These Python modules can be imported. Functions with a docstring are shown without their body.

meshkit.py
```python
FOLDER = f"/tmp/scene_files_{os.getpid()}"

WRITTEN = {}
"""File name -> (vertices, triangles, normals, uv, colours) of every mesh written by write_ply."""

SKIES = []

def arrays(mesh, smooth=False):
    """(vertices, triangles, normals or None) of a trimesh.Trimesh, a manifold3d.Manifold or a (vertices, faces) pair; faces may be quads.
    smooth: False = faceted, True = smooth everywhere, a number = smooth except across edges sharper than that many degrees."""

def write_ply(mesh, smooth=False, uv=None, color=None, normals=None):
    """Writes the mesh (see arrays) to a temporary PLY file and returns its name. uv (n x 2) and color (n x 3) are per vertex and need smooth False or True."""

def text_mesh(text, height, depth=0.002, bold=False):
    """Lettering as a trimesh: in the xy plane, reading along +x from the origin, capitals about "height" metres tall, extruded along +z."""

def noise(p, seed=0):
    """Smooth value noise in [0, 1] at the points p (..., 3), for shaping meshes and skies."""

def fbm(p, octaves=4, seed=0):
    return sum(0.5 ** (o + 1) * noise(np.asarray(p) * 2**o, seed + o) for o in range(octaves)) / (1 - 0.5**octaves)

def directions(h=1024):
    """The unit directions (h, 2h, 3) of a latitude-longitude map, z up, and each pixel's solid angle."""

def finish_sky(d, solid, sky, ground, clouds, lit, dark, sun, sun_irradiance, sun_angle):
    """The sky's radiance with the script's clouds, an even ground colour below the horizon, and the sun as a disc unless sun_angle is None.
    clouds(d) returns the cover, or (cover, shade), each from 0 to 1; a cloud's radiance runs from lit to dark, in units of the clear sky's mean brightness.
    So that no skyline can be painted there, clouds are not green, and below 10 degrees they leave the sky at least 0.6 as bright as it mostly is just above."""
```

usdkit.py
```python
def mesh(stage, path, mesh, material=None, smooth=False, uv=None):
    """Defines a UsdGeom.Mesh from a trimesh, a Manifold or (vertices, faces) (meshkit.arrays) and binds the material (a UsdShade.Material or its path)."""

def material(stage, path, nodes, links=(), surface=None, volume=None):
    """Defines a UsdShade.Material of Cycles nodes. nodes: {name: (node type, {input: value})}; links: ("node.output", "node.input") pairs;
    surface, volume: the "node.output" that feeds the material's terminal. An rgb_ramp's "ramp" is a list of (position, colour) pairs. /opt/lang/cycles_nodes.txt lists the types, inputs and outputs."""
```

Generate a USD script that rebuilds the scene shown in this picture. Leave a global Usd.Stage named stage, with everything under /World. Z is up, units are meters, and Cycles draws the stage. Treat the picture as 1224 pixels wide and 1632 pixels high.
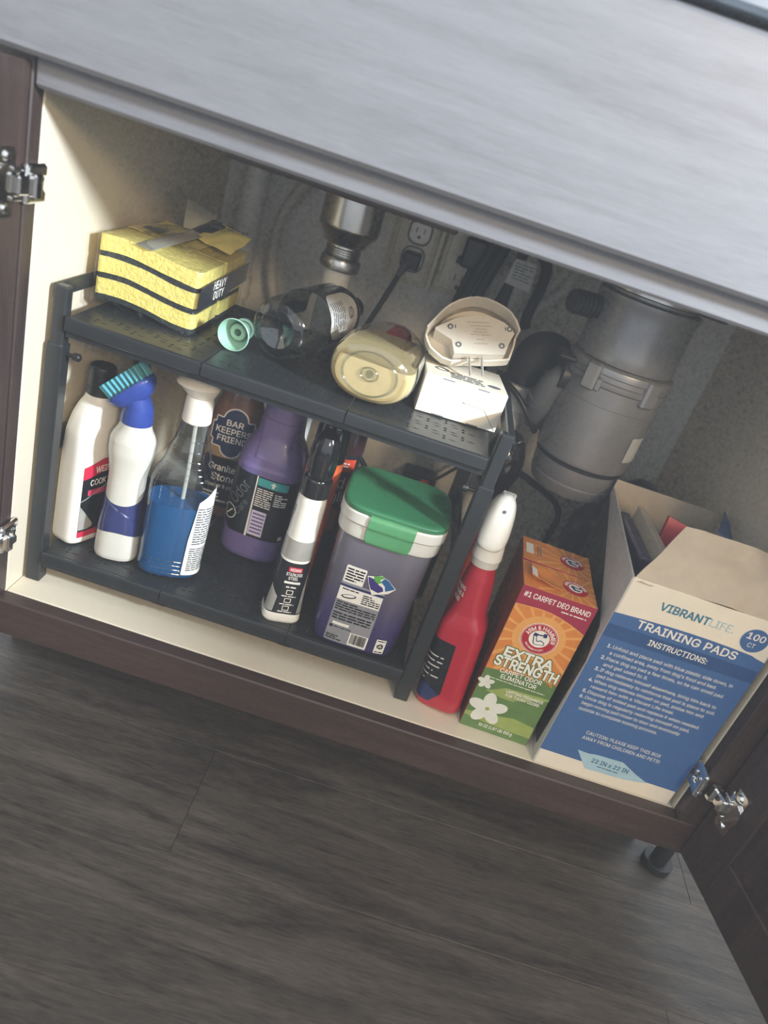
import math, random, numpy as np, trimesh, usdkit, meshkit, manifold3d as m3
from shapely.geometry import Polygon, Point, box as sbox
from shapely import affinity
from shapely.ops import unary_union
from scipy.interpolate import PchipInterpolator
from pxr import Usd, UsdGeom, UsdLux, UsdShade, Gf, Sdf, Vt

random.seed(7); RNG = np.random.default_rng(7)
stage = Usd.Stage.CreateInMemory()
UsdGeom.SetStageUpAxis(stage, 'Z'); UsdGeom.SetStageMetersPerUnit(stage, 1.0)
UsdGeom.Xform.Define(stage, '/World'); UsdGeom.Scope.Define(stage, '/World/Looks')
Z0 = 0.12   # height of the cabinet's base panel above the room floor; all numbers below are measured from that panel

# ------------------------------------------------------------ camera
FPX, CX, CY, CZ, YAW, PITCH, ROLL = 1173.12, 0.38764, -0.7034, 0.6128, 0.02283, -0.46216, 0.3313
cy, sy, cp, sp = math.cos(YAW), math.sin(YAW), math.cos(PITCH), math.sin(PITCH)
FW = np.array([sy*cp, cy*cp, sp]); R0 = np.array([cy, -sy, 0]); U0 = np.cross(R0, FW)
CR = math.cos(ROLL)*R0 + math.sin(ROLL)*U0; CU = -math.sin(ROLL)*R0 + math.cos(ROLL)*U0
cam = UsdGeom.Camera.Define(stage, '/World/camera')
cm = np.eye(4); cm[0, :3], cm[1, :3], cm[2, :3], cm[3, :3] = CR, CU, -FW, (CX, CY, CZ + Z0)
cam.AddTransformOp().Set(Gf.Matrix4d(cm.tolist()))
cam.CreateHorizontalApertureAttr(24.0); cam.CreateVerticalApertureAttr(32.0)
cam.CreateFocalLengthAttr(24.0*FPX/1224); cam.CreateClippingRangeAttr(Gf.Vec2f(0.02, 100))
cam.CreateFStopAttr(3.2); cam.CreateFocusDistanceAttr(0.90)
cam.CreateExposureAttr(-0.18)

# ------------------------------------------------------------ light
def aim(x, pos, to):
    pos, to = np.array(pos, float), np.array(to, float)
    w = pos - to; w /= np.linalg.norm(w); u = np.cross([0, 0, 1.0], w); u /= np.linalg.norm(u); v = np.cross(w, u)
    m = np.eye(4); m[0, :3], m[1, :3], m[2, :3], m[3, :3] = u, v, w, pos + [0, 0, Z0]
    x.AddTransformOp().Set(Gf.Matrix4d(m.tolist()))
dome = UsdLux.DomeLight.Define(stage, '/World/ambient_light'); dome.CreateIntensityAttr(0.48); dome.CreateColorAttr(Gf.Vec3f(.86, .93, 1.0))
lamp = UsdLux.DiskLight.Define(stage, '/World/ceiling_lamp'); lamp.CreateRadiusAttr(0.30); lamp.CreateIntensityAttr(96); lamp.CreateColorAttr(Gf.Vec3f(1, .74, .44))
aim(lamp, (1.85, -3.4, 1.85), (.4, 0, .2))
cool_spot = UsdLux.SphereLight.Define(stage, '/World/added_cool_spot'); cool_spot.CreateRadiusAttr(0.12); cool_spot.CreateIntensityAttr(950); cool_spot.CreateColorAttr(Gf.Vec3f(.78, .89, 1.0))  # unseen cool spotlight, added to brighten the drawer front and haze
shp = UsdLux.ShapingAPI.Apply(cool_spot.GetPrim()); shp.CreateShapingConeAngleAttr(24); shp.CreateShapingConeSoftnessAttr(0.9)
aim(cool_spot, (2.0, -.95, 1.30), (.68, -.10, .80))

# ------------------------------------------------------------ materials
def srgb(r, g, b): return tuple((c/255/12.92 if c/255 <= .04045 else ((c/255+.055)/1.055)**2.4) for c in (r, g, b))
MATS = {}
def mat(name, color, rough=.5, metal=0., var=.06, scale=60, bump=0., bscale=400, spec=.5, coat=0., **extra):
    """Principled with a gentle noise variation of the base colour and an optional fine bump."""
    c = np.array(color, float)
    n = {'tc': ('texture_coordinate', {}), 'n': ('noise_texture', {'scale': scale, 'detail': 3.0}),
         'r': ('rgb_ramp', {'ramp': [(.25, tuple(c*(1-var))), (.75, tuple(np.minimum(c*(1+var), 1)))]}),
         'p': ('principled_bsdf', {'roughness': rough, 'metallic': metal, 'specular_ior_level': spec, 'coat_weight': coat, **extra})}
    l = [('tc.object', 'n.vector'), ('n.fac', 'r.fac'), ('r.color', 'p.base_color')]
    if bump:
        n['bn'] = ('noise_texture', {'scale': bscale, 'detail': 4.0}); n['b'] = ('bump', {'strength': bump, 'distance': .002})
        l += [('tc.object', 'bn.vector'), ('bn.fac', 'b.height'), ('b.normal', 'p.normal')]
    MATS[name] = usdkit.material(stage, '/World/Looks/' + name, n, l, surface='p.BSDF')
def wood(name, dark, mid, light, s, rough=.4, bump=.15, stops=(.30, .48, .70), coat=0.):
    n = {'g': ('geometry', {}), 'm': ('mapping', {'scale': s}), 'w': ('noise_texture', {'scale': 1.6, 'detail': 8.0, 'roughness': .62, 'distortion': 1.4}),
         'm2': ('mapping', {'scale': tuple(3.5*q for q in s)}), 'f': ('noise_texture', {'scale': 6.0, 'detail': 6.0, 'roughness': .7}),
         'mx': ('mix_float', {'fac': .42}), 'r': ('rgb_ramp', {'ramp': [(stops[0], dark), (stops[1], mid), (stops[2], light)]}),
         'b': ('bump', {'strength': bump, 'distance': .002}), 'p': ('principled_bsdf', {'roughness': rough, 'coat_weight': coat})}
    l = [('g.position', 'm.vector'), ('m.vector', 'w.vector'), ('g.position', 'm2.vector'), ('m2.vector', 'f.vector'), ('w.fac', 'mx.a'), ('f.fac', 'mx.b'),
         ('mx.result', 'r.fac'), ('r.color', 'p.base_color'), ('mx.result', 'b.height'), ('b.normal', 'p.normal')]
    MATS[name] = usdkit.material(stage, '/World/Looks/' + name, n, l, surface='p.BSDF')
def film(name, tint, rough=.05, base=.04, bump=0., bscale=60, gloss=1.0, edge=.45):
    """A thin clear wall: mostly see-through, glossier towards grazing angles, alike from both sides."""
    n = {'t': ('transparent_bsdf', {'color': tint}), 'g': ('glossy_bsdf', {'color': (gloss,)*3, 'roughness': rough}), 'f': ('layer_weight', {'blend': .5}), 'pw': ('math', {'math_type': 'power', 'value2': 4.0}),
         'ml': ('math', {'math_type': 'multiply_add', 'value2': edge, 'value3': base}), 'mx': ('mix_closure', {})}
    l = [('f.facing', 'pw.value1'), ('pw.value', 'ml.value1'), ('ml.value', 'mx.fac'), ('t.BSDF', 'mx.closure1'), ('g.BSDF', 'mx.closure2')]
    if bump:
        n['tc'] = ('texture_coordinate', {}); n['n'] = ('noise_texture', {'scale': bscale, 'detail': 3.0, 'distortion': 1.0}); n['b'] = ('bump', {'strength': bump, 'distance': .004})
        l += [('tc.object', 'n.vector'), ('n.fac', 'b.height'), ('b.normal', 'g.normal'), ('b.normal', 'f.normal')]
    MATS[name] = usdkit.material(stage, '/World/Looks/' + name, n, l, surface='mx.closure')
def zramp(name, stops, z0, z1, rough=.3, alpha=None):
    n = {'tc': ('texture_coordinate', {}), 's': ('separate_xyz', {}), 'm': ('map_range', {'from_min': z0, 'from_max': z1, 'clamp': True}),
         'r': ('rgb_ramp', {'ramp': stops}), 'p': ('principled_bsdf', {'roughness': rough, 'coat_weight': .4, 'coat_roughness': .1})}
    l = [('tc.object', 's.vector'), ('s.z', 'm.value'), ('m.result', 'r.fac'), ('r.color', 'p.base_color')]
    MATS[name] = usdkit.material(stage, '/World/Looks/' + name, n, l, surface='p.BSDF')

mat('cream', srgb(226, 214, 190), .45, var=.02, scale=3)
mat('backwall', srgb(228, 226, 218), .55, var=.03, scale=4, bump=.05)
wood('wood_dark', srgb(45, 33, 29), srgb(62, 46, 41), srgb(78, 60, 53), (2.0, 30, 22), .42)
wood('wood_door', srgb(40, 30, 28), srgb(58, 45, 42), srgb(74, 59, 54), (22, 22, 1.6), .40)
wood('wood_glare', srgb(108, 108, 112), srgb(122, 122, 126), srgb(134, 134, 138), (1.6, 30, 20), .40, .08)  # dark wood made pale grey: veiling glare put into the colour
mat('black_gap', (.006, .006, .007), .9)
for k, t in enumerate((.58, .66, .74, .62)):
    wood('plank_%d' % k, tuple(t*q for q in srgb(38, 35, 32)), tuple(t*q for q in srgb(82, 74, 66)), tuple(t*q for q in srgb(118, 107, 95)), (2.0, 17 + 2*k, 17), .36, .5, (.36, .48, .64))
mat('rack', srgb(38, 41, 43), .34, var=.08, bump=.05, bscale=900)
mat('black', srgb(24, 25, 27), .38); mat('black_gloss', srgb(16, 16, 18), .12, coat=.5); mat('rubber', srgb(30, 33, 36), .6)
mat('chrome', (.78, .77, .75), .10, 1.0, var=.02); mat('steel', (.55, .54, .52), .28, 1.0, var=.05); mat('brushed', (.42, .42, .43), .33, 1.0, var=.06, scale=30)
mat('disposal_grey', srgb(158, 158, 160), .36, .5, var=.05, bump=.04, bscale=1500)
mat('disposal_dark', srgb(64, 66, 70), .4, .5)
mat('white', srgb(232, 226, 212), .38, var=.02); mat('white_gloss', srgb(238, 234, 222), .2, var=.02, coat=.3); mat('white_flat', srgb(232, 228, 218), .6)
mat('print_white', srgb(236, 232, 222), .5, var=.01); mat('print_black', srgb(22, 22, 24), .45); mat('print_grey', srgb(105, 108, 112), .5)
mat('pvc', srgb(222, 220, 212), .35); mat('pvc_grey', srgb(104, 108, 112), .5); mat('frost', srgb(206, 202, 190), .35, var=.02)
mat('sponge', srgb(240, 222, 128), .95, var=.14, scale=170, bump=.9, bscale=260); mat('pad', srgb(38, 46, 48), .95, var=.25, scale=300, bump=.8, bscale=900)
mat('film_yellow', srgb(228, 212, 128), .22, coat=.6); mat('film_grey', srgb(170, 166, 150), .25, coat=.5); mat('film_dark', srgb(46, 50, 54), .2, coat=.6)
film('film_clear', (.97, .97, .95), .14, .06, .7, 80, .8, .4)
film('clear_plastic', (.82, .85, .86), .06, .06, edge=.75)
film('soap_clear', (.95, .93, .88), .08, .06, .15, 30)
mat('soap_liquid', srgb(216, 200, 156), .15, transmission_weight=.15, ior=1.33)
mat('blue_liquid', srgb(28, 116, 180), .06, var=.03, transmission_weight=.45, ior=1.33)
mat('mint', srgb(152, 192, 170), .35); mat('mint_dark', srgb(96, 148, 132), .4); mat('red_cap', srgb(186, 36, 62), .3)
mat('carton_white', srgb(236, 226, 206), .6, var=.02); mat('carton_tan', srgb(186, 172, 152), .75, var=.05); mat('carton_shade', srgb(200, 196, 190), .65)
mat('crimson', srgb(196, 34, 66), .4); mat('pink', srgb(206, 60, 96), .45); mat('navy', srgb(32, 44, 92), .4); mat('brush_blue', srgb(44, 66, 140), .3)
mat('teal', srgb(72, 152, 166), .5); mat('sleeve_blue', srgb(46, 54, 100), .25, coat=.4); mat('silver', srgb(190, 188, 178), .35, .4)
mat('purple', srgb(112, 98, 146), .32, coat=.2); mat('label_black', srgb(22, 26, 30), .35, coat=.3); mat('aqua', srgb(64, 164, 164), .45); mat('barcode_back', srgb(212, 200, 220), .5)
mat('brown_film', srgb(122, 88, 74), .2, var=.3, scale=45, bump=.5, bscale=60, coat=.7); mat('tan_print', srgb(160, 132, 96), .45, var=.3, scale=120)
mat('badge_navy', srgb(38, 52, 92), .4)
mat('green_lid', srgb(52, 112, 74), .38, var=.03); mat('green_tongue', srgb(84, 146, 98), .4)
zramp('tub_body', [(0, srgb(50, 42, 84)), (.25, srgb(60, 50, 100)), (.55, srgb(88, 84, 100)), (1, srgb(116, 112, 122))], 0, .17)
mat('label_grey', srgb(142, 142, 146), .45); mat('pod_green', srgb(92, 170, 74), .3); mat('pod_blue', srgb(40, 96, 150), .3); mat('pod_violet', srgb(60, 50, 120), .3)
mat('red_plastic', srgb(178, 34, 52), .25, var=.03, coat=.4); mat('orange_red', srgb(190, 66, 36), .35)
mat('burgundy', srgb(52, 26, 32), .3); mat('orange_can', srgb(206, 96, 48), .35); mat('gold', srgb(190, 150, 84), .4, .3); mat('bronze', srgb(128, 78, 52), .4); mat('can_text', srgb(214, 206, 196), .4)
mat('box_orange', srgb(216, 134, 62), .45, var=.05); mat('box_ray', srgb(228, 164, 90), .45); mat('box_magenta', srgb(158, 40, 68), .45); mat('box_red', srgb(178, 28, 46), .45)
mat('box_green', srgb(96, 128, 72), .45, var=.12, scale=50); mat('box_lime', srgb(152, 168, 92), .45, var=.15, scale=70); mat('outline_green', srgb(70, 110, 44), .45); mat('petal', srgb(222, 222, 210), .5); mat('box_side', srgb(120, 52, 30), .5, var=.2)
mat('pad_blue', srgb(66, 104, 156), .5, var=.02); mat('pad_band', srgb(46, 82, 132), .5); mat('pad_teal', srgb(56, 122, 150), .5); mat('pad_badge', srgb(172, 202, 214), .5)
mat('grass_print', srgb(54, 54, 42), .5, var=.9, scale=24)
mat('red_print', srgb(176, 50, 58), .45, var=.15); mat('tan_kraft', srgb(190, 150, 120), .6); mat('teal_print', srgb(92, 128, 128), .5)
mat('bag', srgb(62, 56, 84), .25, var=.3, scale=40, bump=.6, bscale=50, coat=.5); mat('red_light', srgb(226, 70, 70), .3); mat('tag_paper', srgb(196, 198, 196), .7)
mat('charger', srgb(216, 206, 188), .4, var=.02); mat('emboss', srgb(186, 176, 160), .5); mat('plate', srgb(226, 218, 198), .4, var=.02); mat('counter', srgb(120, 132, 144), .25, var=.15, scale=60)
mat('crumb', srgb(210, 205, 195), .8)

# ------------------------------------------------------------ naming and object helpers
USED = {}
def path_for(parent, name):
    base = str(parent.GetPath()) if parent is not None else '/World'
    k = USED.get((base, name), 0); USED[(base, name)] = k + 1
    return f'{base}/{name}' + (f'_{k:03d}' if k else '')
def tag(prim, label, cat, group=None, kind=None):
    if label: prim.SetCustomDataByKey('label', label)
    if cat: prim.SetCustomDataByKey('category', cat)
    if group: prim.SetCustomDataByKey('group', group)
    if kind: prim.SetCustomDataByKey('kind', kind)
def rotz(a): return np.array([[math.cos(a), -math.sin(a), 0], [math.sin(a), math.cos(a), 0], [0, 0, 1.0]])
def axes(x, y, z): return np.stack([x, y, z], 1)
def unit(v): v = np.asarray(v, float); return v/np.linalg.norm(v)
def thing(name, label, cat, loc=(0, 0, 0), rot=None, group=None):
    x = UsdGeom.Xform.Define(stage, path_for(None, name))
    m = np.eye(4); m[3, :3] = np.array(loc, float) + [0, 0, Z0]
    if rot is not None: m[:3, :3] = np.asarray(rot).T
    x.AddTransformOp().Set(Gf.Matrix4d(m.tolist())); tag(x.GetPrim(), label, cat, group)
    return x.GetPrim()
def part(name, mesh, material, parent, label=None, smooth=35, kind=None):
    if isinstance(mesh, list): mesh = cat(mesh)
    p = usdkit.mesh(stage, path_for(parent, name), mesh, MATS[material], smooth=smooth).GetPrim()
    if label: p.SetCustomDataByKey('label', label)
    if kind or name in FINE: p.SetCustomDataByKey('kind', kind or 'stuff')
    return p
def dup(src, label, loc, rot=None, group=None):
    d = src.GetCustomData(); r = thing(src.GetName(), label, d['category'], loc, rot, group or d.get('group'))
    r.GetReferences().AddInternalReference(src.GetPath()); r.SetInstanceable(True)
    return r
cat = trimesh.util.concatenate
FINE = {'print', 'lettering', 'embossing', 'mould_rib', 'slots', 'small_print', 'top_print', 'script_lettering', 'side_lettering', 'count_lettering', 'brand_lettering', 'top_print_text', 'sun_rays', 'flap_seam', 'slot', 'recycle_mark', 'barcode', 'lime_panel', 'hammer', 'side_print', 'coil'}
def parts(name, meshes, material, parent, **k): return [part(name, m, material, parent, **k) for m in meshes]

# ------------------------------------------------------------ shape helpers
def box(x0, x1, y0, y1, z0, z1, c=.0012):
    """Chamfered box."""
    c = min(c, .45*min(x1-x0, y1-y0, z1-z0)); v = []
    for x, i in ((x0, 1), (x1, -1)):
        for y, j in ((y0, 1), (y1, -1)):
            for z, k in ((z0, 1), (z1, -1)):
                v += [(x+i*c, y+j*c, z), (x+i*c, y, z+k*c), (x, y+j*c, z+k*c)]
    return trimesh.convex.convex_hull(np.array(v))
def rrect(x0, y0, x1, y1, r): return sbox(x0+r, y0+r, x1-r, y1-r).buffer(r, quad_segs=6) if r > 0 else sbox(x0, y0, x1, y1)
def ext(poly, h, z=0.):
    gs = [g for g in getattr(poly, 'geoms', [poly]) if g.geom_type == 'Polygon' and g.area > 1e-12]
    m = cat([trimesh.creation.extrude_polygon(g, h, engine='earcut') for g in gs]); m.apply_translation((0, 0, z)); return m
def xf(m, rot=None, loc=(0, 0, 0)):
    m = m.copy(); T = np.eye(4); T[:3, :3] = np.eye(3) if rot is None else rot; T[:3, 3] = loc; m.apply_transform(T); return m
def between(m, a, b):
    """Turns a mesh built along +z so that it runs from a towards b."""
    w = unit(np.subtract(b, a)); u = unit(np.cross([0, 0, 1.0] if abs(w[2]) < .95 else [0, 1.0, 0], w)); return xf(m, axes(u, np.cross(w, u), w), a)
def lathe(prof, n=56, closed=True): return trimesh.creation.revolve(np.array(prof, float), sections=n)
def rod(a, b, r, n=20): h = float(np.linalg.norm(np.subtract(b, a))); c = min(.0006, r*.3); return between(lathe([(0, 0), (r-c, 0), (r, c), (r, h-c), (r-c, h), (0, h)], n), a, b)
def spline(pts, n=40):
    p = np.array(pts, float); t = np.r_[0, np.cumsum(np.linalg.norm(np.diff(p, axis=0), axis=1))]
    from scipy.interpolate import CubicSpline
    return CubicSpline(t, p)(np.linspace(0, t[-1], n)) if len(p) > 2 else np.linspace(p[0], p[-1], n)
def tube(pts, r, n=40, sides=14, smooth=True):
    p = spline(pts, n) if smooth else np.array(pts, float)
    r = np.broadcast_to(r, (len(p),)) if np.ndim(r) == 0 else np.interp(np.linspace(0, 1, len(p)), np.linspace(0, 1, len(r)), r)
    t = np.gradient(p, axis=0); t /= np.linalg.norm(t, axis=1, keepdims=True)
    a = np.cross(t[0], [0, 0, 1.0] if abs(t[0][2]) < .9 else [1.0, 0, 0]); a /= np.linalg.norm(a); rings = []
    for k in range(len(p)):
        a = a - t[k]*(a@t[k]); a /= np.linalg.norm(a); b = np.cross(t[k], a); th = np.arange(sides)*2*math.pi/sides
        rings.append(p[k] + r[k]*(np.cos(th)[:, None]*a + np.sin(th)[:, None]*b))
    v = np.vstack(rings + [p[:1], p[-1:]]); f = []; N = len(p)
    for k in range(N-1):
        for i in range(sides):
            j = (i+1) % sides; q = k*sides; f += [(q+i, q+j, q+sides+j), (q+i, q+sides+j, q+sides+i)]
    for i in range(sides):
        j = (i+1) % sides; f += [(N*sides, j, i), (N*sides+1, (N-1)*sides+i, (N-1)*sides+j)]
    m = trimesh.Trimesh(v, f, process=False); m.fix_normals(); return m
class Loft:
    """A bottle-like body: superellipse rings (z, half width a, half depth b, exponent n, offset x, offset y), front towards -y."""
    def __init__(s, rings, N=88, M=70):
        r = np.array([tuple(q) + (0,)*(6-len(q)) for q in rings], float); s.zs = r[:, 0]; s.I = PchipInterpolator(r[:, 0], r[:, 1:]); s.N, s.M = N, M
        s.cache = {}
    def ring(s, z, N=None):
        a, b, n, ox, oy = s.I(np.clip(z, s.zs[0], s.zs[-1])); th = np.linspace(-math.pi/2, 1.5*math.pi, 361)
        c, q = np.cos(th), np.sin(th); p = np.stack([ox + a*np.sign(c)*np.abs(c)**(2/n), oy + b*np.sign(q)*np.abs(q)**(2/n)], 1)
        L = np.r_[0, np.cumsum(np.linalg.norm(np.diff(p, axis=0), axis=1))]; return p, L
    def surf(s, d, z):
        key = round(float(z), 5)
        if key not in s.cache: s.cache[key] = s.ring(z)
        p, L = s.cache[key]; d = d % L[-1]
        x, y = np.interp(d, L, p[:, 0]), np.interp(d, L, p[:, 1]); e = 3e-4
        q = np.array([np.interp((d+e) % L[-1], L, p[:, 0]) - np.interp((d-e) % L[-1], L, p[:, 0]), np.interp((d+e) % L[-1], L, p[:, 1]) - np.interp((d-e) % L[-1], L, p[:, 1])])
        q /= np.linalg.norm(q) + 1e-12
        return np.array([x, y, z]), np.array([q[1], -q[0], 0])
    def mesh(s, z0=None, z1=None, grow=0., cap=True):
        z0 = s.zs[0] if z0 is None else z0; z1 = s.zs[-1] if z1 is None else z1
        zs = np.unique(np.r_[np.linspace(z0, z1, s.M), [q for q in s.zs if z0 < q < z1]]); V = []
        for z in zs:
            p, L = s.ring(z); d = np.arange(s.N)/s.N*L[-1]; x, y = np.interp(d, L, p[:, 0]), np.interp(d, L, p[:, 1])
            if grow:
                a, b, n, ox, oy = s.I(np.clip(z, s.zs[0], s.zs[-1])); x = ox + (x-ox)*(a+grow)/a; y = oy + (y-oy)*(b+grow)/b
            V.append(np.stack([x, y, np.full(s.N, z)], 1))
        N, f = s.N, []
        for k in range(len(zs)-1):
            i = np.arange(N); j = (i+1) % N; q = k*N
            f += [np.stack([q+i, q+j, q+N+j], 1), np.stack([q+i, q+N+j, q+N+i], 1)]
        v = np.vstack(V)
        if cap:
            n = len(v); v = np.vstack([v, V[0].mean(0), V[-1].mean(0)]); i = np.arange(N); j = (i+1) % N; q = (len(zs)-1)*N
            f += [np.stack([np.full(N, n), j, i], 1), np.stack([np.full(N, n+1), q+i, q+j], 1)]
        m = trimesh.Trimesh(v, np.vstack(f), process=False); return m
class Flat:
    """Maps drawing coordinates (x right, y up, z out) onto a plane."""
    def __init__(s, O, R, U): s.O, s.R, s.U = np.array(O, float), unit(R), unit(U); s.Nn = np.cross(s.R, s.U)
    def map(s, m, off=0.): m = m.copy(); v = m.vertices; m.vertices = s.O + v[:, :1]*s.R + v[:, 1:2]*s.U + (v[:, 2:]+off)*s.Nn; return m
class Wrap:
    """Maps drawing coordinates onto a Loft: x along the girth from s0, y upwards from z0."""
    def __init__(s, loft, s0, z0, size=.007): s.l, s.s0, s.z0, s.size = loft, s0, z0, size
    def map(s, m, off=0.):
        v, f = trimesh.remesh.subdivide_to_size(m.vertices, m.faces, s.size, max_iter=12); out = np.empty_like(v)
        for k, (x, y, z) in enumerate(v):
            p, n = s.l.surf(s.s0+x, s.z0+y); out[k] = p + n*(z+off)
        return trimesh.Trimesh(out, f, process=False)
TC = {}
def tmesh(t, bold):
    if (t, bold) not in TC: TC[(t, bold)] = meshkit.text_mesh(t, 1.0, .02, bold)
    return TC[(t, bold)].copy()
def text(mp, t, x, y, h, width=None, bold=False, align='l', off=.0003, rot=0., arc=None, th=.00012):
    m = tmesh(t, bold); v = m.vertices.copy(); w = v[:, 0].max() - v[:, 0].min(); v[:, 0] -= v[:, 0].min()
    sx = width/w if width else h
    v = v*[sx, h, th/.02]; w = w*sx
    v[:, 0] -= {'l': 0, 'c': w/2, 'r': w}[align]
    if arc:   # arc = (centre x, centre y, radius, angle of the middle in degrees, 1 outside / -1 inside)
        ax, ay, r, a0, sg = arc; a = math.radians(a0) - sg*v[:, 0]/r; rr = r + sg*v[:, 1]
        v = np.stack([ax + rr*np.cos(a), ay + rr*np.sin(a), v[:, 2]], 1)
    else:
        c, s_ = math.cos(rot), math.sin(rot); v = np.stack([x + c*v[:, 0] - s_*v[:, 1], y + s_*v[:, 0] + c*v[:, 1], v[:, 2]], 1)
    m.vertices = v; return mp.map(m, off)
def shape(mp, poly, off=.0001, th=.00012): return mp.map(ext(poly, th), off)
def scrib(mp, x0, y0, x1, y1, rows, seed=0, off=.0003, fill=.5):
    """Print too small to read: rows of short dashes."""
    r = random.Random(seed); out = []; dy = (y1-y0)/rows
    for k in range(rows):
        x = x0; yy = y1 - (k+.75)*dy; end = x0 + (x1-x0)*(1 if r.random() < .7 else .45 + .5*r.random())
        while x < end - 1e-4:
            w = min((.8+2.2*r.random())*dy, end-x); out.append(sbox(x, yy, x+w, yy+dy*fill)); x += w + dy*.35
    return shape(mp, unary_union(out), off)
def bars(mp, x0, y0, x1, y1, seed=1, off=.0004):
    r = random.Random(seed); x = x0; out = []
    while x < x1:
        w = (x1-x0)*r.choice([.012, .02, .03, .045]); out.append(sbox(x, y0, min(x+w, x1), y1)); x += w + (x1-x0)*r.choice([.014, .022, .03])
    return shape(mp, unary_union(out), off)
def ellipse(cx, cy_, a, b, rot=0): return affinity.rotate(affinity.scale(Point(cx, cy_).buffer(1, quad_segs=20), a, b, origin=(cx, cy_)), rot, origin=(cx, cy_))

# ============================================================ SETTING: floor of planks
fl = UsdGeom.Xform.Define(stage, path_for(None, 'floor')); fl.AddTranslateOp().Set(Gf.Vec3d(0, 0, Z0)); fl = fl.GetPrim(); tag(fl, 'dark grey-brown wood plank floor in front of and under the open cabinet', 'floor', kind='structure')
part('underlay', box(-2.2, 3.0, -4.5, .7, -.14, -.1262), 'black_gap', fl)
PW, y, row = .152, -.177 + 5*.152, 0
while y > -2.2:
    x = -1.9 + (row*.47) % 1.1 + (.08 if row != 4 else 0)
    xs = [-2.2]
    while x < 3.0: xs.append(x); x += 1.22
    if row == 3: xs = [-2.2, -.45, .94, 2.2]
    if row == 4: xs = [-2.2, -.9, .30, 1.5]
    if row == 5: xs = [-2.2, -.35, .87, 2.1]
    xs.append(3.0)
    for a, b in zip(xs[:-1], xs[1:]):
        if -1.0 < (a+b)/2 < 2.2 or b-a > .6: part('plank', box(a+.0002, b-.0002, y-PW+.0002, y-.0002, -.126, -.12, .0003), 'plank_%d' % RNG.integers(0, 4), fl)
    y -= PW; row += 1

# ------------------------------------------------------------ cabinet
W, D, H = .862, .57, .553
cab = thing('sink_cabinet', 'dark wood kitchen sink base cabinet with cream interior and both doors swung open', 'cabinet', (0, 0, 0))
part('side_panel', box(-.018, 0, .0003, D, -.05, .735), 'cream', cab); part('side_panel', box(W, W+.018, .0003, D, -.05, .735), 'cream', cab)
part('back_panel', box(-.018, W+.018, D-.0003, D+.012, -.12, .735), 'backwall', cab)
part('base_panel', box(.0003, W-.0003, .0006, D-.0006, -.018, 0), 'cream', cab)
part('bottom_rail', box(-.045, W+.045, -.0200, -.0002, -.05, .0006, .0018), 'wood_dark', cab)
part('stile', box(-.045, -.0002, -.0200, -.0002, .0012, .756, .0015), 'wood_door', cab)
part('stile', box(W+.0002, W+.045, -.0200, -.0002, .0012, .756, .0015), 'wood_door', cab)
part('top_rail', box(.0003, W-.0003, -.0200, -.0002, H, .756, .003), 'wood_glare', cab)
part('brace', box(.165, .385, .0004, .020, H-.006, H+.05, .002), 'wood_dark', cab)
part('drawer_front', box(-.035, W+.035, -.0395, -.0206, .577, .752, .004), 'wood_glare', cab, label='dark wood false drawer front, greyed by painted glare')
part('toe_kick', box(-.018, W+.018, .055, .070, -.12, -.05), 'black', cab)
part('leveling_leg', [rod((.90, .02, -.12), (.90, .02, -.108), .02), rod((.90, .02, -.108), (.90, .02, -.052), .011)], 'black', cab)
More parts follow.
